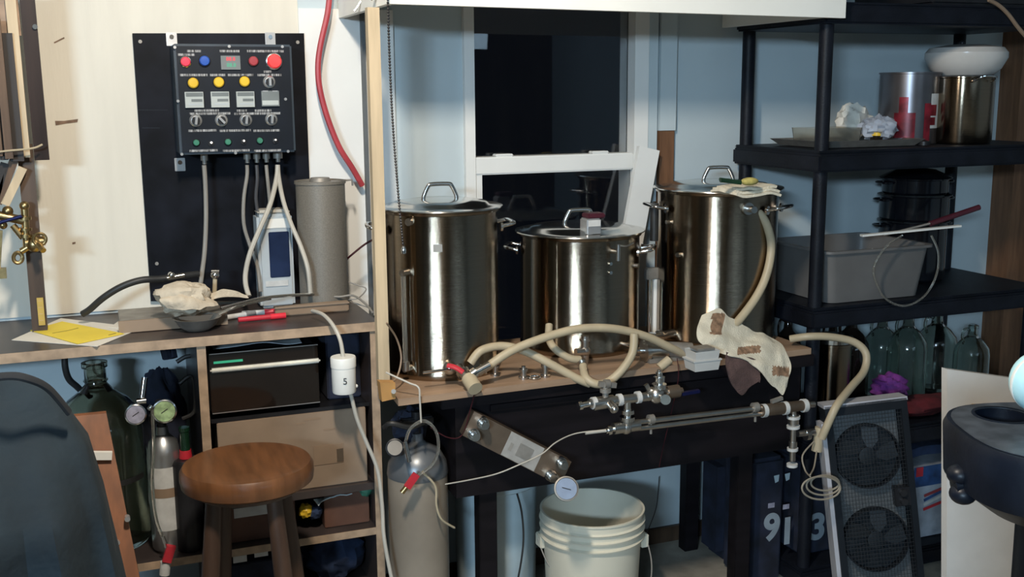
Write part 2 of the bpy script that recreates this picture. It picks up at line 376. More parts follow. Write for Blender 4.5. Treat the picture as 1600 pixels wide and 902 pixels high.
# ------------------------------------------------------------------ bookcase, left
BX, BF, BT = .69, 2.735, .968
bc = thing('bookcase', 'low dark-topped shelf unit with raw board edges at left', 'bookcase', (0,2.95,0))
MB().box((-1.6,BF+.003,BT-.024),(BX,W-.008,BT)).build('top_board', 'shelftop', bc)
MB().box((-1.6,BF,BT-.024),(BX,BF+.003,BT)).build('front_edging', 'plyedge', bc)
for x0 in (.222, .666):
    s_ = MB().box((x0,BF+.012,0),(x0+.022,W-.02,BT-.024)).build('upright', 'shelftop', bc)
    MB().box((x0,BF+.009,0),(x0+.022,BF+.012,BT-.024)).build('edging', 'plyedge', s_)
MB().box((-1.6,BF+.012,0),(-1.578,W-.02,BT-.024)).build('upright', 'shelftop', bc)
for x0, x1, z in ((.244,.666,.52), (.244,.666,.39), (-1.578,.222,.39), (-1.578,.222,.09), (.244,.666,.19)):
    s_ = MB().box((x0,BF+.014,z-.02),(x1,W-.02,z)).build('shelf', 'shelftop', bc)
    if z != .52: MB().box((x0,BF+.011,z-.02),(x1,BF+.014,z)).build('edging', 'plyedge', s_)

# ------------------------------------------------------------------ black table + board
TX0, TX1, TF = .815, 1.985, 2.60
TT = .783
tb = thing('work_table', 'black wooden table with deep apron under the kettles', 'table', (1.42,2.85,0))
MB().box((TX0,TF,TT-.035),(TX1,3.12,TT),.002).build('table_top', 'blacktable', tb)
MB().box((.862,TF+.03,.487),(1.96,TF+.052,TT-.035)).build('apron', 'blacktable', tb)
MB().box((.862,3.07,.60),(1.96,3.09,TT-.035)).build('apron', 'blacktable', tb)
for sx in (.862, 1.94): MB().box((sx,TF+.052,.487),(sx+.02,3.07,TT-.035)).build('apron', 'blacktable', tb)
for x, y in ((.935,TF+.054),(1.765,TF+.054),(.88,3.045),(1.818,3.04)): MB().box((x,y,0),(x+.052,y+.045,.60),.002).build('leg', 'blacktable', tb)
MB().box((.96,TF+.022,.72),(1.86,TF+.03,.738)).build('drawer_front', 'blacktable', tb)
bd = thing('plywood_board', 'worn brown wooden board laid on the black table', 'board', (1.38,2.85,TT))
MB().hexa([V(q) for q in ((.69,2.565,TT),(1.98,2.61,TT),(1.98,3.08,TT),(.72,3.08,TT),(.69,2.565,.801),(1.98,2.61,.801),(1.98,3.08,.801),(.72,3.08,.801))]).build('board_panel', 'board', bd)
ZB = .801
MB().box((.9,2.85,.8008),(.92,2.852,.8012)).build('scratch', 'dirt', bd)

# hood post and its foot block
one('wooden_post', 'wood', MB().box((P(583,300,2.68).x,2.68,.803),(P(601,300,2.68).x,2.706,1.772)), 'tall pale wooden stick standing from table corner up to hood', 'post')
M['orangewood'] = mat('orange_wood', (.42,.22,.07), .6, var=.2)
pb = thing('foot_block', 'small orange wooden block clamped under the pale post', 'block', (.70,2.55,.72))
MB().hexa([P(597,628,2.545)+V(q) for q in ((0,0,0),(.035,0,.004),(.035,.03,.004),(0,.03,0),(-.004,0,.05),(.035,0,.045),(.035,.03,.045),(-.004,.03,.05))]).build('block_body', 'orangewood', pb)
MB().cyl(P(615,612,2.545), P(615,612,2.535), .006).build('screw', 'grey_metal', pb)

# ------------------------------------------------------------------ kettles
def kettle(nm, label, front, r, h, lid_rot, side_ang, flip=1):
    d = V((front.x, front.y, 0)).normalized(); c = V((front.x, front.y, ZB)) + d*r
    k = thing(nm, label, 'kettle', c, 'stainless brewing kettles on the board')
    prof = [(0,.002),(r*.97,.002),(r-.004,0),(r,.006),(r,.018),(r-.002,.021),(r-.002,h-.012),(r+.004,h-.010),(r+.006,h-.004),(r+.004,h),(r-.003,h),(r-.005,h-.01),(r-.005,.02),(0,.02)]
    MB().rev(prof, c, n=72).build('body', 'steel', k)
    l = MB().rev([(0,h+.022),(r*.55,h+.020),(r*.80,h+.014),(r*.86,h+.006),(r+.004,h+.004),(r+.013,h+.003),(r+.014,h),(r+.004,h-.001),(r*.86,h+.002),(0,h+.01)], c, n=72).build('lid', 'lid', k)
    u = V((math.cos(lid_rot), math.sin(lid_rot), 0)); zz = V((0,0,1)); t = c+zz*(h+.017); w = .046
    MB().tube([t-u*w, t-u*w+zz*.012, t-u*(w-.012)+zz*.037, t-u*(w-.022)+zz*.044, t+u*(w-.022)+zz*.044, t+u*(w-.012)+zz*.037, t+u*w+zz*.012, t+u*w], .006, 10, 4).build('lid_handle', 'chrome', l)
    for sgn in (-1,1): MB().ball(t+u*w*sgn+u*sgn*.006, .013, 8, (1.1,.8,.35)).build('handle_foot', 'chrome', l)
    for a in side_ang:
        o = V((math.cos(a), math.sin(a), 0)); s2 = V((-o.y, o.x, 0)); q = c+o*r+zz*(h-.055)
        hh = MB().tube([q-s2*.05, q-s2*.05+o*.02+zz*.004, q-s2*.04+o*.04+zz*.008, q+s2*.04+o*.04+zz*.008, q+s2*.05+o*.02+zz*.004, q+s2*.05], .0055, 10, 4).build('side_handle', 'chrome', k)
        for sg in (-1,1): MB().cyl(q+s2*.05*sg-o*.001, q+s2*.05*sg+o*.005, .013).build('rivet_plate', 'chrome', hh)
    return k, c
vy = math.atan2(2.83, .9)
k1, c1 = kettle('brew_kettle', 'tall steel kettle at left, behind the pale post and bead chain', PZ(693,597,ZB), .159, .455, -.05, (vy-PI/2+.15, vy+PI/2+.1))
k2, c2 = kettle('brew_kettle', 'shorter middle steel kettle with cube thermometer on its lid rim', PZ(905,561,ZB), .181, .352, -.15, (vy-PI/2-.3, vy+PI/2-.2))
k3, c3 = kettle('brew_kettle', 'tall steel kettle at right with beige hose and cloth on lid', PZ(1115,546,ZB), .185, .468, -.25, (-.5-PI/6, PI-.15))
def on_kettle(c, r, px, py):            # point on the wall of a kettle under a photo pixel
    d = ray(px, py); a = d.x**2+d.y**2; bq = -2*(d.x*c.x+d.y*c.y); cc = c.x**2+c.y**2-r*r
    t = (-bq-math.sqrt(max(bq*bq-4*a*cc,0)))/(2*a); p = EYE+d*t; p.z = max(p.z, c.z+.035); nrm = V((p.x-c.x, p.y-c.y, 0)).normalized(); return p, nrm
# sight glass, etched mark and fittings of the left kettle
p, nn = on_kettle(c1, .157, 641, 575); q, _ = on_kettle(c1, .157, 637, 425)
sg = MB().tube([p+nn*.02, q+nn*.02], .0065, 10, smooth=False).build('sight_glass', 'tube', k1)
for e in (p, q): MB().cyl(e-nn*.004, e+nn*.026, .009).build('sight_fitting', 'fit', sg)
MB().cyl(p+nn*.02-V((0,0,.004)), p+nn*.02+V((0,0,.02)), .010).build('ferrule', 'fit', sg)
p, nn = on_kettle(c1, .158, 640, 347); MB().cyl(p-nn*.003, p+nn*.008, .010).build('bulkhead_nut', 'fit', k1)
p, nn = on_kettle(c1, .158, 684, 388); MB().prism([p+nn*.0005+V((nn.y*-x, nn.x*x, z)) for x,z in ((-.012,-.01),(.012,-.01),(.012,.01),(-.012,.01))], nn*.001).build('etched_badge', 'grey_metal', k1)
p, nn = on_kettle(c1, .157, 700, 568)
vl = MB().cyl(p-nn*.004, p+nn*.05, .010).ball(p+nn*.05, .018, 8).build('ball_valve', 'fit', k1)
MB().tube([p+nn*.07+V((-.075,0,.0)), p+nn*.07+V((-.03,0,.001)), p+nn*.065], .0035, 8).build('valve_stem', 'chrome', vl)
MB().tube([p+nn*.066+V((-.008,0,.012)), p+nn*.075+V((.012,-.005,.008)), p+nn*.08+V((.03,-.012,-.004))], .0075, 8, flat=.6).build('valve_lever', 'red', vl)
# middle kettle fittings
p, nn = on_kettle(c2, .179, 957, 392); MB().cyl(p-nn*.003, p+nn*.03, .007).cyl(p+nn*.03+V((0,0,-.025)), p+nn*.03+V((0,0,.022)), .006).build('probe_fitting', 'fit', k2)
MB().tube([p+nn*.03+V((0,0,.02)), p+nn*.04+V((.02,0,.018)), p+nn*.03+V((.045,-.004,.025))], .003, 6).build('probe_arm', 'fit', k2)
for y in (412, 426):
    p, nn = on_kettle(c2, .179, 953, y); MB().cyl(p-nn*.002, p+nn*.007, .005).build('rivet', 'chrome', k2)
p, nn = on_kettle(c2, .179, 992, 415); MB().cyl(p-nn*.002, p+nn*.012, .007).build('port_plug', 'fit', k2)
p, nn = on_kettle(c2, .179, 912, 560)
vl = MB().cyl(p-nn*.004, p+nn*.06, .011).ball(p+nn*.05, .016, 8).cyl(p+nn*.05-V((0,0,.03)), p+nn*.05+V((0,0,.045)), .011).cyl(p+nn*.05+V((0,0,.03)), p+nn*.05+V((0,0,.036)), .016).build('ball_valve', 'fit', k2)
MB().cyl(p+nn*.055+V((-.03,0,0)), p+nn*.055+V((-.004,0,0)), .012).build('hose_barb', 'chrome', vl)
p, nn = on_kettle(c2, .179, 972, 550); MB().cyl(p-nn*.003, p+nn*.05, .007).cyl(p+nn*.05, p+nn*.06, .011).build('thermowell', 'chrome', k2)
# right kettle fittings
p, nn = on_kettle(c3, .183, 1168, 326); q3 = p+nn*.035
MB().cyl(p-nn*.004, p+nn*.04, .010).cyl(p, p+nn*.008, .018).build('inlet_fitting', 'fit', k3)
p, nn = on_kettle(c3, .183, 1033, 348); MB().tube([p+nn*.022+V((0,0,.06)), p+nn*.022-V((0,0,.055))], .013, 14, smooth=False).build('black_sleeve', 'blackhose', k3)
p, nn = on_kettle(c3, .183, 1062, 398); MB().cyl(p-nn*.002, p+nn*.012, .007).build('port_plug', 'fit', k3)
p, nn = on_kettle(c3, .183, 1046, 347); MB().cyl(p-nn*.002, p+nn*.012, .006).build('port_plug', 'fit', k3)
p, nn = on_kettle(c3, .183, 1052, 545)
vl = MB().cyl(p-nn*.004, p+nn*.06, .012).ball(p+nn*.06, .018, 8).build('ball_valve', 'fit', k3)
MB().cyl(p+nn*.06+V((-.04,-.02,.004)), p+nn*.06+V((.02,0,0)), .011).build('tee_arm', 'fit', vl)
MB().cyl(p+nn*.06+V((-.045,-.022,.004)), p+nn*.06+V((-.04,-.02,.004)), .016).build('flange', 'chrome', vl)

# cube thermometer on middle kettle rim
o = PZ(930,369,ZB+.3545); tm = thing('cube_thermometer', 'small silver cube thermometer with red cap on middle kettle rim', 'thermometer', o)
MB().box((o.x-.026,o.y-.0,o.z+.002),(o.x+.02,o.y+.05,o.z+.05),.004).build('case', 'silver', tm)
MB().box((o.x-.02,o.y+.005,o.z+.05),(o.x+.035,o.y+.05,o.z+.064),.003).build('red_cap', 'maroon', tm)
MB().box((o.x-.022,o.y-.002,o.z+.028),(o.x+.016,o.y,o.z+.046)).build('face', 'label', tm)

# leaning white board + pale pipes beside right kettle
pl = MB(); a, z = P(1013,232,3.10), PZ(940,500,ZB+.002); z = V((1.55,3.055,ZB+.004))
one('white_plank', 'whitepaint', pl.bar(z, V((a.x,a.y,a.z)), .075, .018, (0,1,0)), 'white painted plank leaning at a slant across the window', 'plank')
a, z = P(1018,436,2.93), P(1020,530,2.93)
st = thing('steel_riser', 'pair of pale upright tubes between middle and right kettles', 'tubes', V((a.x,a.y,ZB)))
MB().cyl((a.x-.006,a.y,ZB+.001),(a.x-.006,a.y,a.z),.009).build('tube', 'chrome', st)
MB().cyl((a.x+.014,a.y,ZB+.001),(a.x+.014,a.y,a.z),.007).build('tube', 'white', st)
MB().box((a.x-.022,a.y-.012,a.z),(a.x+.026,a.y+.012,a.z+.035),.003).build('cap_block', 'grey_metal', st)

# ------------------------------------------------------------------ hoses
def hose(name, label, pts, r, mt='hose', cat='hose', fits=()):
    pts = PP(pts)
    h = thing(name, label, cat, pts[0]); MB().tube(pts, r, 14, 8).build('tubing', mt, h)
    for i, rr, L in fits:
        d = (pts[1]-pts[0]).normalized() if i == 0 else (pts[-2]-pts[-1]).normalized()
        e = pts[0] if i == 0 else pts[-1]
        MB().cyl(e-d*L, e+d*.03, rr).cyl(e-d*L*.5, e-d*L*.4, rr*1.4).build('hose_fitting', 'fit', h)
    return h
hose('silicone_hose', 'long beige hose arching in front of the middle kettle', [(762,573,2.6),(800,548,2.6),(850,528,2.6),(905,514,2.6),(960,514,2.6),(1010,526,2.61),(1050,545,2.62),(1078,558,2.63)], .0115, fits=[(0,.011,.03)])
hose('silicone_hose', 'beige hose arching low from left kettle valve to middle valve', [(735,568,2.66),(752,548,2.66),(785,541,2.66),(820,549,2.64),(860,569,2.61),(900,591,2.585),(922,600,2.575)], .0115)
hose('silicone_hose', 'beige hose hanging in a U below the middle kettle', [(911,572,2.62),(915,590,2.58),(930,600,2.56),(950,597,2.56),(972,578,2.56),(988,552,2.57),(991,522,2.58)], .0115, fits=[(0,.011,.02)])
hose('silicone_hose', 'darker beige hose curling at left foot of middle kettle', [(858,508,2.73),(858,530,2.7),(868,546,2.66),(890,560,2.64),(906,562,2.64)], .0105)
hose('silicone_hose', 'beige hose curving down the right side of right kettle', [(1168,326,2.72),(1184,331,2.70),(1198,352,2.69),(1205,385,2.69),(1199,425,2.68),(1183,462,2.67),(1155,500,2.66),(1128,527,2.65),(1100,547,2.66)], .0125)
hose('silicone_hose', 'dull beige hose looping right of the table to lower valve', [(1235,530,2.66),(1265,526,2.62),(1300,527,2.6),(1335,535,2.58),(1353,553,2.56),(1350,580,2.54),(1330,605,2.49),(1308,633,2.44),(1294,662,2.44),(1284,685,2.45)], .0115)

# valve assembly with tan end cap in front of left kettle
o = P(728,590,2.58); vv = thing('loose_valve', 'steel valve with tan end cap lying before left kettle', 'valve', V((o.x,o.y,ZB)))
MB().cyl(P(716,574,2.62), P(733,594,2.57), .013).cyl(P(722,580,2.61), P(726,586,2.6), .018).build('valve_body', 'fit', vv)
MB().cyl(P(732,591,2.575), P(743,608,2.535), .0195).build('end_cap', 'hose', vv)
MB().cyl(P(741,583,2.58), P(765,570,2.58), .010).cyl(P(737,586,2.575), P(744,581,2.575), .014).build('side_barb', 'chrome', vv)
for i, (x, y, lab) in enumerate(((774,580,'dark steel fitting beside left kettle hose end'), (818,585,'slim steel fitting standing on board left of the wingnut one'), (852,582,'taller steel fitting standing on board under middle kettle hose'))):
    q = PZ(x, y+7, ZB); h = .035 if i < 2 else .045
    one('pipe_fitting', 'fit', MB().rev([(0,0),(.014,0),(.014,.006),(.008,.008),(.008,h*.6),(.012,h*.62),(.012,h*.8),(.006,h*.82),(.006,h),(0,h)], q, n=16), lab, 'fitting', 'loose steel fittings on the board')
q = PZ(835, 590, ZB+.004); one('ring_clamp', 'chrome', MB().tube([q+V((math.cos(t)*.014,math.sin(t)*.014,0)) for t in [i*PI/5 for i in range(10)]], .003, 8, 3, True), 'small chrome ring clamp lying between two fittings', 'clamp')

# pump and white trays beside towel
o = PZ(1035,580,ZB); pm = thing('wort_pump', 'small steel pump head at foot of right kettle', 'pump', o)
a = P(1010,548,2.66); MB().cyl(a, a+V((.06,-.01,.0)), .026).cyl(a+V((-.008,.001,0)), a+V((.004,0,0)), .034).build('pump_head', 'fit', pm)
MB().cyl(a+V((.06,-.01,0)), a+V((.13,-.03,-.006)), .023).build('motor', 'grey_metal', pm)
MB().cyl(a+V((-.04,0,.004)), a, .009).cyl(a+V((.02,0,0)), a+V((.02,0,.05)), .009).build('port', 'chrome', pm)
MB().box((a.x-.005,a.y-.03,ZB+.001),(a.x+.11,a.y+.03,a.z-.02)).build('foot', 'grey_metal', pm)
MB().cyl(P(1030,575,2.6), P(1046,562,2.6), .013).build('hose_sleeve', 'hose', pm)
for i, (dy, lab, mt) in enumerate(((0,'white plastic tray, lower of two stacked by the towel','traygrey'),(.026,'grey white plastic tray, upper of two stacked by the towel','traygrey'))):
    q = PZ(1104,580,ZB)+V((0,.025,dy+.001)); t = thing('small_tray', lab, 'tray', q, 'stacked small trays')
    w, d_ = .042-.003*i, .03
    ol = lambda f, z: [q+V((x*f,y*f,z)) for x,y in ((-w,-d_),(w,-d_),(w,d_),(-w,d_))]
    b = MB(); vs = b._add(ol(.88,0)+ol(1,.03)+ol(.96,.03)+ol(.86,.004), [(3,2,1,0)]+[(k*4+j,k*4+(j+1)%4,k*4+4+(j+1)%4,k*4+4+j) for k in range(3) for j in range(4)]+[(12,13,14,15)]); b.build('tray_body', mt, t)
    b = MB().prism(ol(1.06,.028), (0,0,.004)) if i == 0 else MB().prism([p_+V((0,0,.03)) for p_ in ol(.7,0)], (0,0,.006)); b.build('tray_lip' if i == 0 else 'tray_insert', mt if i == 0 else 'grey_metal', t)

# towels
tw = thing('kitchen_towel', 'crumpled cream towel with brown printed patches hanging off the table', 'towel', P(1160,560,2.62))
net = [[(1096,492,2.66),(1090,510,2.635),(1092,530,2.61),(1104,549,2.60)],
       [(1122,486,2.655),(1118,508,2.63),(1120,530,2.60),(1126,552,2.59)],
       [(1150,502,2.66),(1145,522,2.63),(1142,538,2.60),(1142,556,2.58)],
       [(1182,518,2.66),(1172,532,2.62),(1165,545,2.60),(1160,560,2.575)],
       [(1210,527,2.65),(1198,543,2.60),(1188,556,2.58),(1178,570,2.565)],
       [(1226,545,2.61),(1214,562,2.58),(1204,576,2.565),(1190,584,2.555)],
       [(1237,576,2.57),(1228,590,2.56),(1218,600,2.555),(1203,600,2.55)],
       [(1230,606,2.555),(1226,612,2.55),(1222,617,2.55),(1216,614,2.55)]]
MB().grid([PP(r) for r in net], 36, 60, .003, .010, 22).build('cloth', 'towel', tw)
cm = tw.children[0].data; cm.materials.append(M['patchbrown'])       # brown printed squares woven into the cloth
for pg in cm.polygons:
    w_ = pg.center+tw.location-EYE; z_ = w_.dot(FW); px_, py_ = 800+FPX*w_.dot(RT)/z_, 451-FPX*w_.dot(UP)/z_
    if (1111 < px_-.12*(508-py_) < 1130 and 490 < py_ < 523) or (1152 < px_ < 1188 and 541 < py_+.1*(px_-1170) < 553) or (1207 < px_ < 1233 and 573 < py_-.1*(px_-1220) < 588): pg.material_index = 1
one('brown_towel', 'towelbrown', MB().grid([PP([(1134,551,2.59),(1152,556,2.585),(1172,560,2.58),(1186,566,2.575)]), PP([(1134,575,2.575),(1152,580,2.57),(1172,583,2.57),(1187,590,2.565)]), PP([(1142,600,2.57),(1156,602,2.57),(1172,596,2.57),(1186,592,2.565)]), PP([(1152,614,2.57),(1158,617,2.57),(1170,606,2.57),(1185,594,2.565)])], 20, 20, .004, .004, 25), 'dark brown towel hanging below the cream towel', 'towel')
rg = thing('folded_rag', 'folded cream rag lying on right kettle lid', 'rag', c3+V((.06,0,.49)))
b = MB()
for i, zz in enumerate((0, .009, .017)):
    o = PZ(1168, 292, ZB+.468+.03)+V((0,0,zz-.012)); sc = 1-.1*i
    b.grid([[o+V((x*sc*(1+.1*math.sin(7*y+i)),y*sc,.004*math.sin(x*60+i)+.003*math.cos(y*40))) for x in (-.075,-.03,.02,.075)] for y in (-.06,-.02,.03,.07)], 16, 16, .007, .004, 30)
b.build('cloth', 'towel', rg)
o = PZ(1150,285,ZB+.468+.05)
one('brush', 'greenglassdark', MB().tube([o+V((-.05,0,.008)), o+V((-.02,0,.004)), o+V((.01,-.01,0))], .008, 8, flat=.6), 'short dark green handle lying on the cream rag', 'handle')
one('sponge', 'spongeyellow', MB().ball(o+V((.035,-.012,.002)), .022, 8, (1.2,.8,.5)), 'small yellow sponge on the cream rag', 'sponge')

# ------------------------------------------------------------------ pipework in front of the table apron
PY = 2.5
def A(x, y, dy=0): return P(x, y, PY+dy)
mf = thing('valve_manifold', 'upper row of steel valves in front of black apron', 'valve manifold', A(980,660))
MB().cyl(A(904,635), A(922,631), .008).cyl(A(904,635), A(909,634), .011).build('nozzle', 'chrome', mf)
MB().cyl(A(920,631), A(1012,620), .0125).cyl(A(926,632), A(958,627), .0175).build('pipe', 'fit', mf)
for x, y in ((928,630),(968,625),(997,621)): MB().cyl(A(x-3,y+.4), A(x+3,y-.4), .0165).build('pipe_nut', 'label', mf)
v_ = MB().cyl(A(946,628), A(946,600), .0085).cyl(A(946,613), A(946,607), .015).cyl(A(944,600), A(952,600), .012).build('valve_stem', 'grey_metal', mf)
MB().bar(A(936,600), A(962,602), .014, .012).build('valve_handle', 'grey_metal', v_)
MB().cyl(A(950,628), A(960,640,-.04), .012).ball(A(960,640,-.04), .010, 8).build('drain_port', 'fit', mf)
MB().cyl(A(1010,620), A(1042,614), .014).ball(A(1025,617), .025, 10).build('cross_body', 'fit', mf)
MB().cyl(A(1030,612), A(1030,582), .010).cyl(A(1030,607), A(1030,600), .020).cyl(A(1030,596), A(1030,589), .016).cyl(A(1030,583), A(1030,578), .006).build('upper_nipple', 'chrome', mf)
MB().bar(A(1016,614), A(1009,601), .012, .008).build('lever', 'fit', mf)
MB().cyl(A(1038,618), A(1040,625,-.05), .014).build('side_port', 'chrome', mf)
MB().cyl(A(1042,614), A(1060,611), .018).cyl(A(1061,611), A(1066,610), .008).build('union', 'plate', mf)
MB().bar(A(1064,616), A(1092,611), .009, .012).build('blue_lever', 'bluepart', mf)
MB().cyl(A(980,625), A(980,655), .011).cyl(A(980,640), A(980,646), .020).cyl(A(980,651), A(980,657), .021).build('drop_nipple', 'chrome', mf)
lp = thing('heat_exchange_pipe', 'long double steel pipe running across the black apron', 'pipe', A(1100,650))
MB().cyl(A(958,670), A(998,664), .0165).cyl(A(980,668), A(980,654), .016).ball(A(978,668), .019, 8).build('tee', 'fit', lp)
MB().cyl(A(946,674), A(960,670), .008).cyl(A(949,673), A(954,672), .013).build('compression_fitting', 'chrome', lp)
MB().cyl(A(995,660), A(1192,637), .0075).build('upper_tube', 'fit', lp)
MB().cyl(A(995,670), A(1192,646), .0075).build('lower_tube', 'fit', lp)
for x, y in ((1017,662),(1180,643)):
    MB().cyl(A(x,y-10), A(x,y+16), .004).cyl(A(x-4,y-6), A(x+4,y-7), .0135).build('pipe_clamp', 'grey_metal', lp)
MB().cyl(A(1188,642), A(1232,637), .018).cyl(A(1232,636.5), A(1262,633), .0155).build('union', 'plate', lp)
for x, y in ((1193,642),(1226,638),(1256,634)): MB().cyl(A(x-3,y+.3), A(x+3,y-.3), .0195).build('thread_ring', 'label', lp)
MB().cyl(A(1258,633), A(1272,632), .009).build('stub', 'fit', lp)
MB().bar(A(1205,628), A(1222,622), .010, .01).build('valve_lever', 'grey_metal', lp)
MB().cyl(A(1240,636), A(1238,720), .009).cyl(A(1240,648), A(1239.5,662), .016).cyl(A(1239,690), A(1238.5,706), .012).build('drop_pipe', 'fit', lp)
for y in (652, 667, 702, 727): MB().cyl(A(1240-(y-650)*.03,y-2), A(1240-(y-650)*.03,y+2), .019 if y < 690 else .016).build('thread_ring', 'label', lp)
hb = thing('hose_valve', 'steel and tan hose valve at end of the looping hose', 'valve', A(1275,680))
MB().cyl(A(1246,678), A(1272,675), .010).cyl(A(1258,680), A(1264,679), .016).build('side_tee', 'fit', hb)
MB().cyl(A(1282,668), A(1276,705), .0155).build('tan_coupler', 'hose', hb)
MB().ball(A(1284,680,-.01), .012, 8).build('knob', 'fit', hb)
one('probe_wire', 'cable', MB().tube(PP([(950,673,2.5),(925,674,2.5),(895,679,2.5),(868,692,2.47),(846,710,2.45),(810,727,2.44),(775,741,2.46),(735,750,2.52),(696,757,2.58)]), .0018, 8).tube(PP([(948,673,2.5),(915,677,2.5)]), .0045, 8), 'thin pale probe wire drooping from pipe to gas cylinder', 'wire')
one('fine_red_wire', 'darkredwire', MB().tube(PP([(1058,560,2.585),(1060,590,2.56),(1050,640,2.56),(1036,700,2.57),(1030,730,2.58)]), .0012, 5), 'thin red wire hanging down in front of the apron', 'wire')

# tan plate chiller and dial gauge
TL, TR, BL = P(741,643,2.57), P(893,722,2.52), P(723,681,2.57)
ux = (TR-TL); uy = (BL-TL); nz = ux.cross(uy).normalized();
if nz.y > 0: nz = -nz
pc = thing('plate_chiller', 'long tan metal plate chiller hung aslant before black apron', 'chiller', (TL+BL)/2)
MB().obox(TL, ux, uy, -nz*.05).build('plate_stack', 'plate', pc)
MB().obox(TL+ux*.38+uy*.02+nz*.0008, ux*.34, uy*.96, -nz*.002).build('paper_label', 'greydial2', pc)
MB().obox(TL+ux*.50+uy*.25+nz*.0016, ux*.14, uy*.5, -nz*.001).build('label_print', 'grey_metal', pc)
MB().obox(TL+ux*.42+uy*.40+nz*.0016, ux*.03, uy*.3, -nz*.001).build('label_print', 'greycable', pc)
for u_, v__ in ((.10,.22),(.07,.75),(.90,.2),(.86,.8)):
    q = TL+ux*u_+uy*v__; MB().cyl(q, q+nz*.016, .016).cyl(q+nz*.016, q+nz*.05, .010).cyl(q+nz*.03, q+nz*.036, .0135).build('port', 'chrome', pc)
gq = P(885,764,2.44); gd = (EYE-gq).normalized(); gd = (gd+V((.15,0,.1))).normalized()
gg = thing('dial_gauge', 'round silver dial thermometer at lower end of the chiller', 'gauge', gq)
MB().rev([(0,-.012),(.030,-.012),(.0325,-.008),(.0325,.002),(.029,.003),(.028,0),(0,0)], gq, gd, 40).build('case', 'grey_metal', gg)
MB().rev([(0,.0002),(.0275,.0002),(.0275,.001),(0,.001)], gq, gd, 32).build('dial_face', 'gauge', gg)
gu = V((1,-.3,-.35)).normalized(); gu = (gu-gd*gu.dot(gd)).normalized()
MB().bar(gq-gu*.012+gd*.0018, gq+gu*.012+gd*.0018, .0022, .0006, gd).build('needle', 'blackink', gg)
MB().cyl(gq-gd*.010, P(868,744,2.50), .008).build('stem', 'chrome', gg)

# ------------------------------------------------------------------ control board
BYF = W-.022
cb = thing('backing_board', 'large black painted board screwed to the cream wall', 'board', P(346,470,W))
bl = [P(207,52,BYF), P(475,52,BYF), P(491,470,BYF), P(236,471,BYF)]
MB().prism([V((p_.x,BYF,p_.z)) for p_ in bl], (0,.014,0)).build('board_panel', 'blackboard', cb)
for x, y in ((219,65),(465,66),(245,412),(481,300)): q = P(x,y,BYF); MB().cyl(q, q+V((0,-.002,0)), .005, n=10).build('screw', 'grey_metal', cb)
for x0, x1, y in ((215,262,172),(222,250,200)): q = P(x0,y,BYF); r_ = P(x1,y,BYF); MB().bar(q, r_, .002, .0006).build('scratch', 'encl', cb)
CY = 3.0
ex0, ex1, ez0, ez1 = P(276,155,CY).x, P(459,155,CY).x, P(366,240,CY).z, P(366,69,CY).z
cp = thing('control_panel', 'dark electrical control panel with lit buttons on the black board', 'control panel', ((ex0+ex1)/2,BYF,ez0))
MB().box((ex0,CY,ez0),(ex1,BYF,ez1),.004).build('enclosure', 'enclside', cp)
MB().box((ex0+.006,CY-.003,ez0+.006),(ex1-.006,CY,ez1-.006),.001).build('face_plate', 'encl', cp)
for x, y in ((268,60),(422,60),(281,256)):
    q = P(x,y,BYF); t_ = MB().box((q.x-.014,BYF-.004,q.z-.02),(q.x+.014,BYF-.0002,q.z+.016),.001).build('mounting_tab', 'silver', cp)
    MB().cyl(q+V((0,-.004,.004)), q+V((0,-.007,.004)), .006, n=12).build('tab_screw', 'chrome', t_)
FY = CY-.003
def C(x, y): q = P(x, y, FY); return V((q.x, FY, q.z))
def dome(x, y, r, h, name, mt, ring='chrome', lab=None):
    q = C(x,y); g = MB().rev([(0,0),(r*1.18,0),(r*1.18,.003),(r*1.0,.005),(0,.005)], q, (0,-1,0), 24).build(name, ring, cp)
    c_ = MB().rev([(0,.004),(r,.004),(r,h*.7),(r*.8,h),(0,h*1.05)], q, (0,-1,0), 24).build('lens', mt, g)
    if lab: g['label'] = lab
dome(289.7,96.6,.0125,.012,'push_button','redlamp',lab='lit pink red push button')
dome(319.3,95.3,.0135,.012,'push_button','blue','knob','blue push button')
dome(395.5,95.6,.0125,.010,'push_button','dimred','knob','unlit dark red push button')
dome(427.6,96,.019,.022,'emergency_button','bigred',lab='large glowing red mushroom button')
for x, y in ((301.5,129.7),(341.5,128.5),(381.7,127.4)): dome(x,y,.0135,.011,'push_button','yellow','knob','yellow push button')
for x, y in ((306.5,223),(356,221.8),(405.7,219.7)): dome(x,y,.0085,.010,'push_button','green','knob','small green push button')
def rect(x, y, w, h, d, mt, name, par, dy=0):
    q = C(x,y); return MB().box((q.x-w/2,FY-dy-d,q.z-h/2),(q.x+w/2,FY-dy,q.z+h/2)).build(name, mt, par)
d_ = rect(360,98,.05,.036,.006,'ctldark','display',cp)
for x, y, mt in ((360,92.5,'digitred'),(361,102,'digitgreen')):
    q = C(x,y); MB().text('88.8', (q.x,FY-.0062,q.z), (1,0,0), (0,0,1), .010, .0004).build('digits', mt, d_)
for x, y, f in ((303.2,156,1),(343.5,155.5,1),(383,155.2,1),(421.8,154,0)):
    c_ = rect(x,y,.047,.041,.009,'ctl' if f else 'ctldark','controller',cp)
    if f:
        rect(x,y-8,.043,.010,.0005,'ctldark','readout',c_,.009); rect(x+4,y+1,.028,.007,.0005,'ctldark','readout',c_,.009); rect(x+2,y+7,.036,.003,.0005,'radio','button_row',c_,.009)
    else:
        rect(x,y+6.5,.043,.012,.0005,'ctl','readout',c_,.009); rect(x-8,y-11.5,.014,.003,.0005,'silver','terminal',c_,.009); rect(x+7,y-11.5,.014,.003,.0005,'silver','terminal',c_,.009)
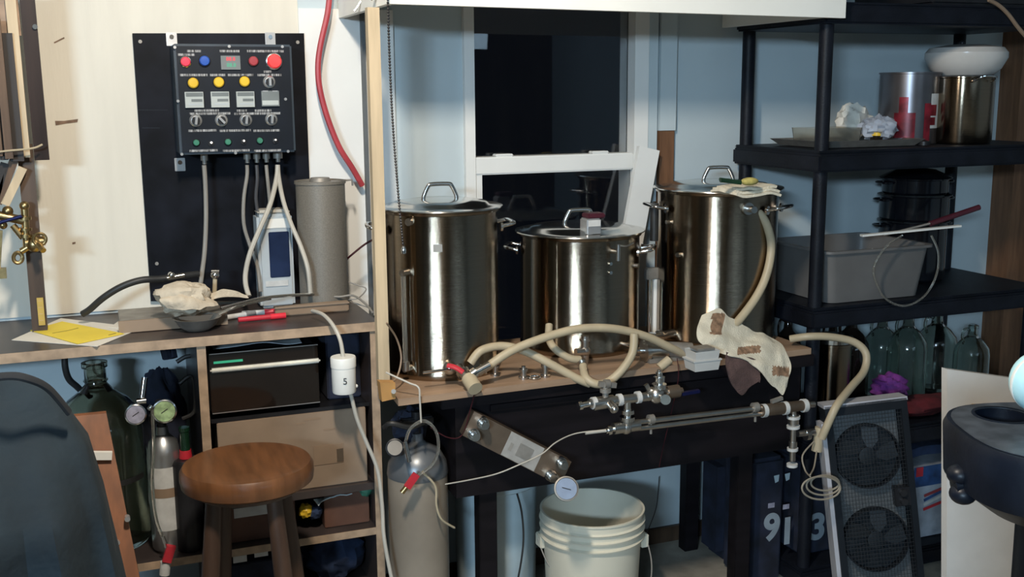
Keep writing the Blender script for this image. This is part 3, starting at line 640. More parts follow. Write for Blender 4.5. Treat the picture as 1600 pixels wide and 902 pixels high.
for x, y, a in ((420.5,128,0),(305.8,188.4,.15),(345.8,187.9,-.75),(384,187.4,.1),(423.8,186.6,.1)):
    q = C(x,y); k_ = MB().rev([(0,0),(.0165,0),(.0165,.003),(.013,.006),(0,.006)], q, (0,-1,0), 24).build('selector_switch', 'silver', cp)
    MB().rev([(0,.006),(.0115,.006),(.0105,.014),(0,.014)], q, (0,-1,0), 20).build('selector_knob', 'knob', k_)
    u_ = V((math.sin(a),0,math.cos(a))); MB().bar(q-u_*.010+V((0,-.017,0)), q+u_*.011+V((0,-.017,0)), .006, .008).build('selector_lever', 'silver', k_)
for x, y in ((329.5,224.8),(380.2,222),(429.4,220.5)):
    q = C(x,y); k_ = MB().cyl(q, q+V((0,-.004,0)), .007, n=14).build('toggle_switch', 'knob', cp); MB().cyl(q+V((0,-.004,0)), q+V((0,-.016,.004)), .0028, n=8).build('toggle_lever', 'silver', k_)
for y, segs in ((79.8,((292,314),(343,374),(386,443))), (117.3,((281,324),(328,352),(356,396),(402,440))), (173,((304,342),(370,386),(398,424))), (178,((296,360),(366,438))), (204.5,((294,338),(343,392),(396,437))), (236,((296,340),(348,390),(397,439))), (85.5,((278,304),)), (112,((412,424),))):
    for a, b_ in segs:
        q, r_ = C(a,y), C(b_,y-.4); MB().box((q.x,FY-.0006,q.z-.003),(r_.x,FY,q.z+.003)).build('legend_strip', 'legend', cp)
for x, y in ((273,74),(358,72.5),(441,73),(284,241),(368,239),(450,236.5),(278,158),(446,155)):
    q = C(x,y); MB().cyl(q, q+V((0,-.003,0)), .004, n=8).build('screw', 'silver', cp)
for x in (319,386,401,416,434):
    q = P(x,243,3.06); q = V((q.x,3.06,ez0)); MB().cyl(q, q-V((0,0,.02)), .010 if x != 434 else .013, n=14).cyl(q-V((0,0,.02)), q-V((0,0,.03)), .006, n=12).build('cable_gland', 'grey_metal', cp)
def wire(label, pts, r, mt, name='cable', cat='cable', n=8): return one(name, mt, MB().tube(PP(pts), r, n), label, cat)
ZT = BT
wire('off white cable falling straight from the left gland', [(319,258,3.06),(321,290,3.06),(322,340,3.05),(320,390,3.04),(316,425,3.02),(312,455,3.0)], .0062, 'greycable')
wire('grey cable bowing down from second gland to shelf', [(386,258,3.06),(386,275,3.06),(381,310,3.05),(381,350,3.05),(390,382,3.05),(402,415,3.04),(407,456,3.02)], .0052, 'greycable')
wire('dark grey cable dropping behind the pale grey radio', [(401,258,3.06),(402,280,3.06),(400,310,3.07),(404,340,3.08),(409,372,3.09)], .005, 'darkcable')
wire('short off white cable from fourth gland behind the crossing pair', [(416,258,3.06),(418,280,3.06),(421,310,3.07),(423,335,3.09)], .005, 'greycable')
wire('thick off white cable crossing left before the radio', [(434,258,3.06),(432,280,3.05),(422,320,3.0),(405,360,2.97),(391,395,2.96),(384,425,2.96),(384,445,2.95),(389,463,2.93)], .0068, 'cable')
wire('off white cable crossing right before the mesh cylinder', [(434,258,3.06),(436,280,3.05),(443,315,3.0),(455,350,2.96),(470,385,2.93),(481,420,2.9),(485,458,2.9)], .0062, 'cable')
wire('red flat cord looping down the white wall panel', [(516,-20,3.08),(512,20,3.08),(501,70,3.08),(497,105,3.08),(500,140,3.08),(512,185,3.08),(530,230,3.08),(550,262,3.09),(566,290,3.1)], .0085, 'redcord', 'extension_lead', 'cord')
wire('thin dark red wire running down beside the mesh cylinder', [(588,372,2.98),(570,382,2.98),(550,398,2.98),(540,408,3.0),(528,430,3.02)], .003, 'darkredwire', 'thin_wire', 'wire')
wire('thin grey wire tangle at the right end of shelf', [(541,440,3.0),(560,446,2.98),(572,452,2.97),(560,466,2.95),(545,470,2.95),(580,482,2.9)], .002, 'greycable', 'thin_wire', 'wire')
wire('pale wire trailing over the right corner of shelf', [(505,462,2.95),(530,464,2.93),(552,462,2.92),(570,474,2.85),(582,488,2.78)], .003, 'greycable', 'thin_wire', 'wire')
wire('thin cable looping between pale post and left kettle', [(604,505,2.62),(620,530,2.66),(627,560,2.66),(620,590,2.64),(606,600,2.62)], .0025, 'tape', 'thin_wire', 'wire')
wire('thin white tubing running from post foot over board edge', [(603,582,2.6),(620,590,2.59),(640,599,2.57),(654,606,2.555),(656,625,2.55),(658,660,2.55)], .0025, 'cable', 'thin_tube', 'tube')

# ------------------------------------------------------------------ things on the shelf top
q = V((P(500,283,3.0).x, 3.0, ZT+.001)); r_ = .068; H = P(500,284,2.97).z - ZT
mc = thing('mesh_cylinder', 'tall grey mesh filter cylinder standing right of the radio', 'filter', q)
MB().rev([(0,.0),(r_,.0),(r_,H-.008),(r_+.003,H-.008),(r_+.003,H),(r_-.002,H),(r_-.004,H-.006),(r_-.004,.004),(0,.004)], q, n=48).build('mesh_wall', 'mesh', mc)
MB().rev([(0,H-.012),(r_-.005,H-.012),(r_-.005,H-.004),(.03,H-.002),(.026,H+.008),(0,H+.010)], q, n=40).build('inner_cap', 'grey_metal', mc)
MB().tube([q+V((r_,0,H-.002)), q+V((r_+.022,0,H-.002)), q+V((r_+.024,0,H-.018))], .003, 8, smooth=False).build('hanger', 'grey_metal', mc)
q = P(432,452,3.06); q.z = ZT+.001
rd = thing('desk_radio', 'pale grey upright radio with dark screen below the control panel', 'radio', q)
x0, x1, zt = P(404,400,3.03).x, P(459,400,3.03).x, P(432,328,3.03).z
MB().box((x0,3.03,ZT+.001),(x1,3.11,zt-.012),.008).build('case', 'radio', rd)
MB().box((x0+.004,3.035,zt-.014),(x1-.004,3.10,zt),.006).build('top_cap', 'cable', rd)
a, z_ = P(419,363,3.03), P(454,432,3.03); MB().box((a.x,3.026,z_.z),(z_.x,3.031,a.z),.002).build('screen', 'screen', rd)
a, z_ = P(408,343,3.03), P(455,356,3.03); MB().box((a.x,3.026,z_.z),(z_.x,3.031,a.z),.002).build('button_bar', 'white', rd)
a, z_ = P(415,440,3.03), P(450,446,3.03); MB().box((a.x,3.027,z_.z),(z_.x,3.031,a.z)).build('name_strip', 'label', rd)
MB().cyl(P(420,330,3.05), P(444,329,3.05), .005).build('carry_grip', 'chrome', rd)
# trays, bowl, cloth, ladle
o = P(262,492,2.87); ct = thing('wooden_tray', 'thin grey brown wooden tray under the cream cloth', 'tray', V((o.x,o.y,ZT)))
MB().box((P(186,485,2.86).x,2.86,ZT+.001),(P(352,485,2.86).x,3.04,ZT+.028),.002).build('base', 'grey_metal', ct)
MB().box((P(186,485,2.86).x-.004,2.852,ZT+.002),(P(352,485,2.86).x+.004,2.86,ZT+.032)).build('rim', 'cardboard', ct)
bt = thing('flat_box', 'low brown grey flat box below the radio', 'box', P(470,480,2.9))
MB().box((P(430,475,2.9).x,2.9,ZT+.001),(P(545,470,2.9).x,2.925,ZT+.022),.003).build('box_body', 'tape', bt)
MB().box((P(430,475,2.9).x-.002,2.897,ZT+.022),(P(545,470,2.9).x+.002,2.927,ZT+.028),.002).build('lid', 'cardboard', bt)
o = V((P(308,490,2.81).x, 2.82, ZT+.001))
bw = thing('steel_bowl', 'dull steel bowl holding the heap of cream muslin', 'bowl', o)
MB().rev([(0,0),(.028,0),(.046,.012),(.058,.032),(.061,.034),(.057,.034),(.045,.015),(.027,.004),(0,.004)], o, n=36).build('bowl_body', 'grey_metal', bw)
MB().tube([o+V((.055,.01,.034)), o+V((.09,.02,.045)), o+V((.14,.05,.05)), o+V((.2,.08,.052))], .005, 8, flat=.5).build('long_handle', 'chrome', bw)
b = MB(); b.ball((0,0,0), 1, 20)
ang = random.Random(3)
o2 = P(292,470,2.83)
for v in b.b.verts:
    nrm = v.co.copy(); f = 1+.28*noise.noise(nrm*2.3+V((4,1,7)))+.14*noise.noise(nrm*6)
    v.co = o2+V((nrm.x*.062*f, nrm.y*.045*f, nrm.z*.036*f))+V((-.03*max(0,nrm.z)*max(0,-nrm.x)*2,0,.012*max(0,nrm.z)))
ms = thing('muslin_cloth', 'crumpled heap of cream muslin cloth in the steel bowl', 'cloth', V((o2.x,o2.y,ZT+.03)))
b.build('heap', 'fabricbag', ms)
MB().grid([PP([(255,458,2.84),(280,452,2.84),(300,458,2.84),(330,468,2.85)]), PP([(250,470,2.8),(275,466,2.785),(305,470,2.785),(340,474,2.81)]), PP([(262,482,2.79),(285,484,2.775),(315,482,2.775),(342,478,2.8)])], 24, 16, .003, .007, 40).build('fold', 'fabricbag', ms)
MB().grid([PP([(325,462,2.86),(350,452,2.88),(385,462,2.9)]), PP([(328,470,2.85),(352,464,2.87),(388,466,2.9)])], 14, 8, .003, .004, 30).build('loose_end', 'fabricbag', ms)
one('ladle', 'chrome', MB().tube(PP([(345,482,2.8),(375,474,2.83),(410,466,2.86),(450,462,2.88),(490,460,2.9)]), .005, 8, flat=.6), 'long thin steel ladle handle lying across the flat box', 'ladle')
tp = thing('small_tap', 'small chrome tap standing before the black board', 'tap', V((P(336,436,2.97).x,2.97,ZT+.03)))
MB().cyl(P(335,462,2.97), P(336,436,2.97), .006).build('tap_pipe', 'hose', tp); MB().ball(P(336,430,2.97), .012, 8).cyl(P(330,424,2.97), P(342,424,2.97), .005).build('tap_head', 'chrome', tp)
cl = thing('spring_clamp', 'small steel clamp holding the black hose near board', 'clamp', P(268,432,2.98))
MB().cyl(P(255,436,2.97), P(288,430,2.97), .006).ball(P(268,430,2.97), .010, 8).build('clamp_body', 'chrome', cl)
bh = wire('thick black rubber hose arching over left of shelf', [(310,428,3.0),(280,432,2.98),(250,436,2.97),(220,438,2.96),(190,448,2.96),(162,465,2.97),(140,484,2.99),(129,491,3.0)], .009, 'blackhose', 'rubber_hose', 'hose', 12)
# markers
for (a, z_, mt, lab, cap) in (((350,497),(398,489),'label','white capped marker pen lying leftmost beside the bowl','silver'), ((372,500),(446,493),'red','red marker pen with orange cap beside the bowl','redbutton'), ((378,490),(430,487),'label','white barrelled marker pen behind the red one','redbutton')):
    p0, p1 = PZ(*a, ZT+.008), PZ(*z_, ZT+.008); t_ = thing('marker_pen', lab, 'pen', p0, 'marker pens beside the bowl')
    MB().cyl(p0, p0.lerp(p1,.68), .007).build('barrel', mt, t_); MB().cyl(p0.lerp(p1,.68), p1, .008).build('cap', cap, t_)
# papers
def sheet(name, mt, pts, dz, lab, th=.0012):
    return one(name, mt, MB().prism([PZ(x,y,ZT+dz) for x,y in pts], (0,0,th)), lab, 'paper')
sheet('paper_sheet', 'paper', [(18,532),(95,498),(222,513),(152,542)], .0006, 'white paper sheet under the yellow one on shelf')
ys = sheet('paper_sheet', 'yellowpaper', [(47,517),(97,503),(194,522),(121,538)], .003, 'yellow paper sheet lying on top of the white one')
for l in (((82,521),(105,517),(122,513)),((170,524),(181,521))): MB().tube([PZ(x,y,ZT+.0045) for x,y in l], .0014, 5).build('ink_stroke', 'ink', ys)
fp = thing('folded_paper', 'crumpled white folded paper before the wooden tray', 'paper', PZ(225,508,ZT+.002))
MB().grid([[PZ(x,y,ZT+z) for x,y,z in r] for r in ([(186,501,.004),(212,499,.010),(244,499,.005),(278,497,.012)], [(178,507,.004),(210,506,.005),(243,507,.010),(268,506,.005)], [(170,512,.004),(206,514,.004),(236,515,.004),(254,514,.004)])], 18, 12, .0015).build('paper_fold', 'paper', fp)

# ------------------------------------------------------------------ left edge: post with brass valves, hanging slats
lp_ = thing('wooden_upright', 'dark brown upright post with yellow tag at far left', 'post', V((PZ(62,512,ZT).x, 2.97, ZT)))
pa, pz = P(49,225,2.97), P(62,505,2.97); pz.z = ZT+.001; pa.x = pz.x+.002
MB().bar(pz, pa, .036, .03).build('upright', 'darkwood', lp_)
a, z_ = P(57,466,2.95), P(71,508,2.95); MB().box((a.x,2.949,z_.z),(z_.x,2.954,a.z)).build('yellow_tag', 'mustard', lp_)
for k_ in range(4):
    zz = z_.z+.012+.017*k_; MB().box((a.x+.002,2.9484,zz),(z_.x-.004,2.949,zz+.0016)).build('tag_mark', 'tan', lp_)
bv = thing('brass_taps', 'cluster of aged brass taps fixed to the dark post', 'taps', P(40,370,2.93))
def B(x, y, Y=2.92): return P(x, y, Y)
MB().cyl(B(38,322), B(42,385), .009).cyl(B(39,338), B(39,343), .015).cyl(B(40,356), B(40,360), .015).cyl(B(41,366), B(41,371), .016).ball(B(38,322), .012, 8).build('riser', 'brass', bv)
MB().cyl(B(-10,335), B(38,345), .011).ball(B(12,330), .013, 8).ball(B(5,352), .010, 8).build('crossbar', 'brass', bv)
MB().cyl(B(20,352), B(36,372), .008).build('brace', 'brass', bv)
MB().cyl(B(40,380), B(70,376), .012).ball(B(54,382), .020, 10).cyl(B(60,382,2.89), B(68,392,2.87), .007).build('lower_tap', 'brass', bv)
MB().tube([B(62+10*math.cos(t),374+9*math.sin(t),2.9) for t in [i*PI/6 for i in range(12)]], .004, 8, 3, True).build('wheel_handle', 'brass', bv)
MB().cyl(B(46,385), B(33,393), .008).tube([B(28+7*math.cos(t),403+8*math.sin(t),2.92) for t in [i*PI/5 for i in range(10)]], .005, 8, 3, True).build('ring', 'brass', bv)
MB().cyl(B(-8,350,2.9), B(34,338,2.9), .0045).build('blue_lever', 'bluepart', bv)
MB().box((B(-4,420).x,2.9,B(0,434).z),(B(10,420).x,2.92,B(0,418).z)).build('bracket', 'brass', bv)
MB().bar(B(-4,434), B(0,360), .012, .01).build('bracket_arm', 'brass', bv)
sb = thing('slat_bundle', 'bundle of old wooden slats tied with string at upper left', 'slats', P(20,250,2.9))
M['slatbrown'] = mat('old_brown_slat', (.1,.055,.028), .6, var=.35, scale=6, stretch=(6,6,.5))
M['slatdark'] = mat('old_dark_slat', (.022,.016,.013), .6, var=.4, scale=6, stretch=(6,6,.5))
M['bardark'] = mat('dark_glossy_wood', (.03,.017,.012), .3, var=.3, scale=6, stretch=(6,6,.5), spec=.3)
for x0, x1, y0, y1, mt, Y in ((-25,-8,-20,246,'slatbrown',2.92),(-9,3,-20,244,'slatbrown',2.90),(2,12,18,250,'slatdark',2.91),(10,20,30,248,'slatbrown',2.895),(19,36,52,252,'slatdark',2.92),(4,30,-20,56,'board',2.94),(33,46,-20,246,'wood',2.93)):
    mp = P((x0+x1)/2, y1, Y); wd_ = (x1-x0)*Y/FPX*1.05; tp_ = P((x0+x1)/2+4, y0, Y)
    MB().bar(mp, V((mp.x-.002, Y, tp_.z)), wd_, .016).build('slat', mt, sb)
MB().tube(PP([(-20,240,2.885),(10,236,2.885),(50,232,2.89),(66,226,2.9)]), .0025, 6).build('string', 'hose', sb)
for (a, z_, mt) in (((8,255),(-14,330),'slatdark'),((22,250),(-4,318),'slatbrown'),((36,262),(8,320),'wood')): MB().bar(P(*z_,2.93), P(*a,2.93), .02, .014).build('strut', mt, sb)
db = thing('dark_bar', 'dark glossy wooden bar hanging beside the slat bundle', 'bar', P(66,252,2.95))
mp = P(66,250,2.95); MB().bar(mp, V((mp.x-.004,2.95,2.0)), .034, .02).build('bar_body', 'bardark', db)
q = P(55,42,2.938); MB().cyl(q, q+V((0,-.006,0)), .006).build('screw', 'chrome', db)

# ------------------------------------------------------------------ inside the bookcase
LS = .39
def demijohn(name, label, c, r, h, neck, mt, n=36):
    t = thing(name, label, 'carboy' if h > .4 else 'jug', c)
    MB().rev([(0,0),(r*.92,0),(r,r*.12),(r,h*.62),(r*.93,h*.72),(r*.66,h*.80),(neck*1.25,h*.86),(neck,h*.88),(neck,h*.97),(neck*1.2,h*.975),(neck*1.2,h),(neck*.8,h),(neck*.8,h*.9),(r*.6,h*.785),(r*.9,h*.7),(r*.96,h*.6),(r*.96,r*.15),(0,.008)], c, n=n).build('glass_body', mt, t)
    return t
cbt = demijohn('glass_carboy', 'big clear glass carboy on the bookcase floor behind the plank', V((-.02,2.93,LS+.001)), .112, .492, .027, 'carboyglass')
for z in (.43,.445): MB().tube([V((-.02+.029*math.cos(t),2.93+.029*math.sin(t),LS+z)) for t in [i*PI/6 for i in range(12)]], .002, 6, 2, True).build('neck_ring', 'greenglass', cbt)
c_ = V((-.02,2.93,LS)); MB().rev([(.1128,.185),(.1136,.185),(.1136,.2),(.1128,.2)], c_, n=24, a0=-2.2, a1=-.5).build('tape_band', 'blackhose', cbt)
wire('black rubber hose hanging below the shelf behind carboy', [(101,556,2.98),(102,575,2.98),(108,593,2.99),(122,606,3.0),(140,625,3.02)], .0085, 'blackhose', 'rubber_hose', 'hose', 12)
# slim aluminium gas cylinder with regulator gauges
c_ = V((P(262,800,2.83).x, 2.83, LS+.001)); gt = thing('gas_cylinder', 'slim aluminium gas cylinder with white label inside the bookcase', 'gas cylinder', c_)
MB().rev([(0,0),(.04,0),(.043,.006),(.043,.25),(.036,.29),(.016,.31),(.014,.33),(0,.33)], c_, n=32).build('cylinder_body', 'alu', gt)
MB().rev([(.0435,.06),(.044,.06),(.044,.23),(.0435,.23)], c_, n=20, a0=-2.3, a1=-.6).build('paper_label', 'label', gt)
MB().rev([(.0442,.15),(.0446,.15),(.0446,.175),(.0442,.175)], c_, n=20, a0=-2.3, a1=-.6).build('label_band', 'tape', gt)
MB().cyl(c_+V((0,0,.32)), c_+V((0,0,.40)), .012).box(c_+V((-.03,-.012,.34)), c_+V((.03,.012,.365)), .003).build('valve', 'black', gt)
for x, y, mt, r_, nm in ((212,648,'greydial',.026,'left_gauge'),(257,643,'greendial',.030,'right_gauge')):
    q = P(x,y,2.77); d = (EYE-q).normalized(); d.z *= .4; d.normalize()
    g = MB().rev([(0,-.014),(r_,-.014),(r_,.002),(r_*.9,.003),(r_*.88,0),(0,0)], q, d, 28).build('gauge', 'chrome', gt)
    MB().rev([(0,.0003),(r_*.86,.0003),(r_*.86,.001),(0,.001)], q, d, 28).build('dial', mt, g)
    MB().bar(q-V((.008,0,.004))+d*.0016, q+V((.008,0,.006))+d*.0016, .002, .0006, d).build('needle', 'blackink', g)
q = P(222,622,2.79); MB().cyl(q, P(226,590,2.8), .008).cyl(P(214,628,2.78), P(228,626,2.78), .008).cyl(P(232,640,2.78), P(238,634,2.78), .006).build('regulator', 'chrome', gt)
wire('clear tubing dropping in front of aluminium cylinder', [(238,640,2.77),(240,700,2.76),(238,760,2.75),(245,815,2.74),(256,842,2.74)], .004, 'tube', 'clear_tube', 'tube')
kt = thing('keg_tap', 'red handled tap hanging at end of clear tubing', 'tap', P(262,862,2.72))
MB().cyl(P(254,838,2.72), P(260,855,2.72), .005).build('stem', 'chrome', kt)
MB().bar(P(260,878,2.71), P(268,853,2.71), .022, .014).build('red_handle', 'red', kt)
MB().cyl(P(257,898,2.72), P(259,878,2.72), .013).build('spout', 'label', kt)
gb = thing('green_bottle', 'black sleeved bottle with green neck and red band behind the stool', 'bottle', V((P(290,710,2.8).x,2.8,LS+.001)))
zz = P(290,668,2.8).z-LS; q = V((P(290,710,2.8).x,2.8,LS+.001))
zb = P(290,716,2.8).z-LS
MB().rev([(0,0),(.034,0),(.036,.006),(.036,zb-.012),(.030,zb-.002),(0,zb)], q, n=24).build('black_sleeve', 'black', gb)
MB().rev([(.0,zb),(.015,zb),(.0125,zb+.02),(.0115,zz-.012),(.0135,zz-.01),(.0135,zz),(0,zz)], q, n=20).build('bottle_neck', 'greenglassdark', gb)
MB().rev([(.0158,zb),(.0165,zb),(.0145,zb+.022),(.0135,zb+.022)], q, n=20).build('red_band', 'red', gb)
# dark blue bag behind the gauges
b = MB().ball((0,0,0), 1, 20)
for v in b.b.verts:
    n_ = v.co.copy(); f = 1+.25*noise.noise(n_*2.1+V((3,8,2)))+.1*noise.noise(n_*7); v.co = V((.145,3.03,.69))+V((n_.x*.06*f, n_.y*.05*f, n_.z*.13*f))
one('dark_bag', 'navydark', b.tube(PP([(262,560,3.0),(258,545,3.0),(252,530,3.02),(262,530,3.02),(270,560,3.0)]), .014, 8), 'dark navy crumpled bag stuffed behind the small gauges', 'bag')
one('hose_bundle', 'blackhose', MB().tube(PP([(280,600,2.9),(300,590,2.9),(305,640,2.9),(285,655,2.9)]), .006, 8).tube(PP([(276,566,2.95),(290,558,2.95),(306,556,2.95)]), .006, 8), 'loop of black tubing beside the navy bag', 'tubing')
one('storage_crate', 'black', MB().box((.17,2.84,LS+.001),(.215,3.1,LS+.2),.004), 'narrow black case against the bookcase divider', 'case')
# appliance, box
x0, x1 = .252, .532; z0 = .742; z1 = .925
ap = thing('toaster_oven', 'black glossy appliance with bright chrome strip and green display', 'appliance', (.39,2.9,.72))
MB().box((x0,2.80,z0+.01),(x1,3.06,z1-.02),.003).build('case', 'black', ap)
MB().box((x0+.001,2.776,z0+.012),(x1,2.80,z1-.012),.003).build('front_door', 'brownglass', ap)
zc = P(410,572,2.77).z; M['brightstrip'] = mat('bright_satin_strip', (.9,.87,.76), .3, .35)
MB().box((x0+.002,2.765,zc-.006),(x1+.004,2.777,zc+.006),.004).build('chrome_strip', 'brightstrip', ap)
MB().box((x0+.012,2.774,zc+.016),(x0+.085,2.777,zc+.022)).build('display', 'digitgreen', ap)
for z in (z0+.012, z1-.014): MB().box((x0+.002,2.774,z),(x1,2.777,z+.002)).build('trim_line', 'silver', ap)
for x in (x0+.03,x1-.03): MB().cyl((x,2.86,.7312),(x,2.86,z0+.012),.012).build('foot', 'black', ap)
cg = thing('plastic_wrap', 'crumpled grey plastic wrap on top of the black appliance', 'wrap', (.36,2.9,z1-.02))
MB().grid([[V((x,y,z1-.0185+.008+.012*noise.noise(V((x*20,y*20,0))))) for x in (.27,.33,.4,.46,.5)] for y in (2.83,2.9,2.98)], 24, 12, .002).build('wrap_sheet', 'radio', cg)
bx = thing('cardboard_box', 'large plain cardboard box on the bookcase middle shelf', 'box', (.46,2.9,.52))
MB().box((.262,2.765,.5205),(.652,3.08,.73),.002).build('carton', 'cardboard', bx)
a, z_ = P(490,705,2.764), P(537,722,2.764); MB().box((a.x,2.7635,z_.z),(z_.x,2.765,a.z+.012)).build('tape_strip', 'tape', bx)
a = P(526,702,2.763); MB().box((a.x,2.763,z_.z+.002),(z_.x,2.7636,a.z)).build('shipping_label', 'plate', bx)
for x, y, w_ in ((488,655,28),(515,671,20),(470,662,14)): q = P(x,y,2.764); MB().box((q.x-w_*.0008,2.7644,q.z-.003),(q.x+w_*.0008,2.765,q.z+.002)).build('faint_print', 'tape', bx)
one('dark_tray', 'black', MB().box((.248,2.775,.7303),(.664,3.05,.7309)).box((.25,2.77,.7305),(.664,2.775,.741)), 'flat black tray between carton and appliance', 'tray')
one('speaker_box', 'navydark', MB().box((.57,2.86,.7325),(.664,3.08,.935),.004), 'dark navy box in the corner beside the black appliance', 'box')
# white jar on its cable
jq = P(538,613,2.66); jr = .031
jar = thing('white_jar', 'white plastic jar marked 5 threaded on the white cable', 'jar', jq)
zt = P(538,557,2.66).z
MB().rev([(0,0),(jr*.93,0),(jr*.98,.004),(jr,(zt-jq.z)*.72),(jr*.9,(zt-jq.z)*.75),(0,(zt-jq.z)*.75)], jq, n=32).build('jar_body', 'white', jar)
MB().rev([(0,(zt-jq.z)*.72),(jr*1.04,(zt-jq.z)*.72),(jr*1.05,(zt-jq.z)*.97),(jr,zt-jq.z),(0,zt-jq.z)], jq, n=36).build('screw_lid', 'white', jar)
dd = V((EYE.x-jq.x, EYE.y-jq.y, 0)).normalized(); ux_ = V((-dd.y, dd.x, 0)); 
if ux_.x < 0: ux_ = -ux_
MB().text('5', jq+dd*(jr+.0005)+ux_*.003+V((0,0,(zt-jq.z)*.38)), ux_, (0,0,1), .017, .0006).build('number_five', 'blackink', jar)
MB().ball(jq+V((jr*.98,-.004,.014)), .005, 6).build('side_plug', 'white', jar)
wire('white cable running from shelf through the white jar to the floor', [(488,486,2.83),(505,492,2.76),(520,508,2.7),(531,530,2.67),(536,556,2.66),(540,585,2.66),(549,620,2.66),(558,655,2.66),(572,690,2.66),(590,735,2.65),(597,790,2.64),(600,840,2.62),(612,905,2.6),(625,960,2.58)], .0052, 'cable', 'white_cable')
# lower shelf clutter
bb = thing('brown_carton', 'open reddish brown carton on the lower bookcase shelf', 'box', (.56,2.88,LS))
a, z_ = P(506,775,2.79), P(578,822,2.79); MB().box((a.x,2.79,LS+.001),(z_.x,3.0,a.z),.002).build('carton', 'brownbox', bb)
MB().box((a.x+.004,2.8,a.z),(z_.x-.002,2.98,a.z+.003)).build('flap', 'cardboard', bb)
one('plastic_bag', 'bluewhite', MB().grid([PP([(490,782,2.78),(520,772,2.83),(552,766,2.85)]), PP([(495,790,2.775),(520,776,2.785),(555,770,2.79)])], 16, 6, .003, .008, 40), 'pale blue plastic bag spilling over brown carton', 'bag')
for x, y, mt, lab in ((478,798,'yellow','crumpled yellow packet left of the brown carton'),(570,765,'green','small green packet behind the brown carton'),(492,800,'bluejeans','dark blue bundle between packets on lower shelf')):
    q = P(x,y,2.80); b = MB().ball((0,0,0), 1, 10)
    for v in b.b.verts: n_ = v.co.copy(); v.co = q+n_*.02*(1+.3*noise.noise(n_*3+q*9))+V((0,0,0))
    t_ = one('packet', mt, b, lab, 'packet'); 
a, z_ = P(355,785,2.78), P(440,832,2.78)
db2 = thing('dark_carton', 'dark brown carton with pale label seen between stool legs', 'box', (.33,2.88,LS))
MB().box((.262,2.785,LS+.001),(.455,3.0,.498),.002).build('carton', 'brownbox', db2)
a, z_ = P(365,794,2.784), P(418,803,2.784); MB().box((a.x,2.783,z_.z),(z_.x,2.785,a.z)).build('pale_label', 'label', db2)
lb = thing('dark_case', 'dark case with two pale labels on bottom shelf under stool', 'case', (.34,2.88,.19))
MB().box((.262,2.785,.191),(.47,3.0,.33),.003).build('case_body', 'navydark', lb)
for x, y in ((375,874),(408,865)): q = P(x,y,2.784); MB().box((q.x-.018,2.783,q.z-.009),(q.x+.018,2.785,q.z+.009)).build('pale_label', 'label', lb)
b = MB().ball((0,0,0), 1, 16)
for v in b.b.verts: n_ = v.co.copy(); v.co = V((.575,2.89,.275))+V((n_.x*.085,n_.y*.08,n_.z*.07))*(1+.22*noise.noise(n_*3))
one('dark_bundle', 'bluejeans', b, 'dark blue clothing bundle on the bottom bookcase shelf', 'clothes')

# ------------------------------------------------------------------ stool
SZ = .71; sa, sbp = PZ(279,741,SZ-.01), PZ(489,716,SZ-.01); sc_ = (sa+sbp)/2; sr = (sa-sbp).length/2
stl = thing('bar_stool', 'round honey brown wooden stool with dark legs', 'stool', V((sc_.x,sc_.y,0)))
c_ = V((sc_.x,sc_.y,0))
MB().rev([(0,SZ-.05),(sr*.93,SZ-.05),(sr*.985,SZ-.044),(sr,SZ-.03),(sr*.995,SZ-.012),(sr*.95,SZ-.001),(sr*.85,SZ),(sr*.4,SZ-.003),(0,SZ-.004)], c_, n=64).build('seat', 'stool', stl)
MB().rev([(0,SZ-.066),(sr*.78,SZ-.066),(sr*.8,SZ-.06),(sr*.8,SZ-.049),(0,SZ-.049)], c_, n=40).build('seat_ring', 'stoolleg', stl)
lg = []
for a in (.5, .5+PI/2, .5+PI, .5+1.5*PI):
    t_, f_ = c_+V((math.cos(a)*sr*.62, math.sin(a)*sr*.62, SZ-.06)), c_+V((math.cos(a)*sr*1.08, math.sin(a)*sr*1.08, 0)); lg.append((t_, f_))
    MB().rev([(0,0),(.013,0),(.015,.02),(.0215,.35),(.021,.5),(.018,.66),(0,.66)], f_, t_-f_, 18).build('leg', 'stoolleg', stl)
for i in range(4):
    u_ = .30 if i % 2 else .24
    MB().cyl(lg[i][1].lerp(lg[i][0], u_), lg[(i+1)%4][1].lerp(lg[(i+1)%4][0], u_), .009).build('rung', 'stoolleg', stl)

# ------------------------------------------------------------------ under the table
c_ = V((.772,2.69,0)); cyr = .081
co = thing('gas_cylinder', 'large grey tan gas cylinder on the floor beside the bookcase', 'gas cylinder', c_)
zs = .555
MB().rev([(0,.001),(cyr*.95,.001),(cyr,.012),(cyr,zs),(0,zs)], c_, n=44).build('cylinder_body', 'tank', co)
MB().rev([(cyr+.001,zs-.004),(cyr+.002,zs),(cyr*.97,zs+.03),(cyr*.75,zs+.062),(cyr*.35,zs+.08),(.018,zs+.09),(.016,zs+.11),(0,zs+.11)], c_, n=44).build('shoulder', 'tanktop', co)
MB().cyl(c_+V((0,0,zs+.10)), c_+V((0,0,zs+.17)), .014).box(c_+V((-.045,-.015,zs+.13)), c_+V((.045,.015,zs+.155)), .004).build('valve', 'black', co)
q = P(617,700,2.62); d = (EYE-q).normalized()
g = MB().rev([(0,-.02),(.024,-.02),(.024,.002),(.021,.003),(.02,0),(0,0)], q, d, 28).build('gauge', 'black', co); MB().rev([(0,.0004),(.0195,.0004),(.0195,.001),(0,.001)], q, d, 24).build('dial', 'plate', g)
b = MB().ball((0,0,0), 1, 16)
for v in b.b.verts: n_ = v.co.copy(); v.co = c_+V((-.012,.03,zs+.12))+V((n_.x*.045,n_.y*.045,n_.z*.05))*(1+.3*noise.noise(n_*3))
b.build('regulator_cover', 'navydark', co)
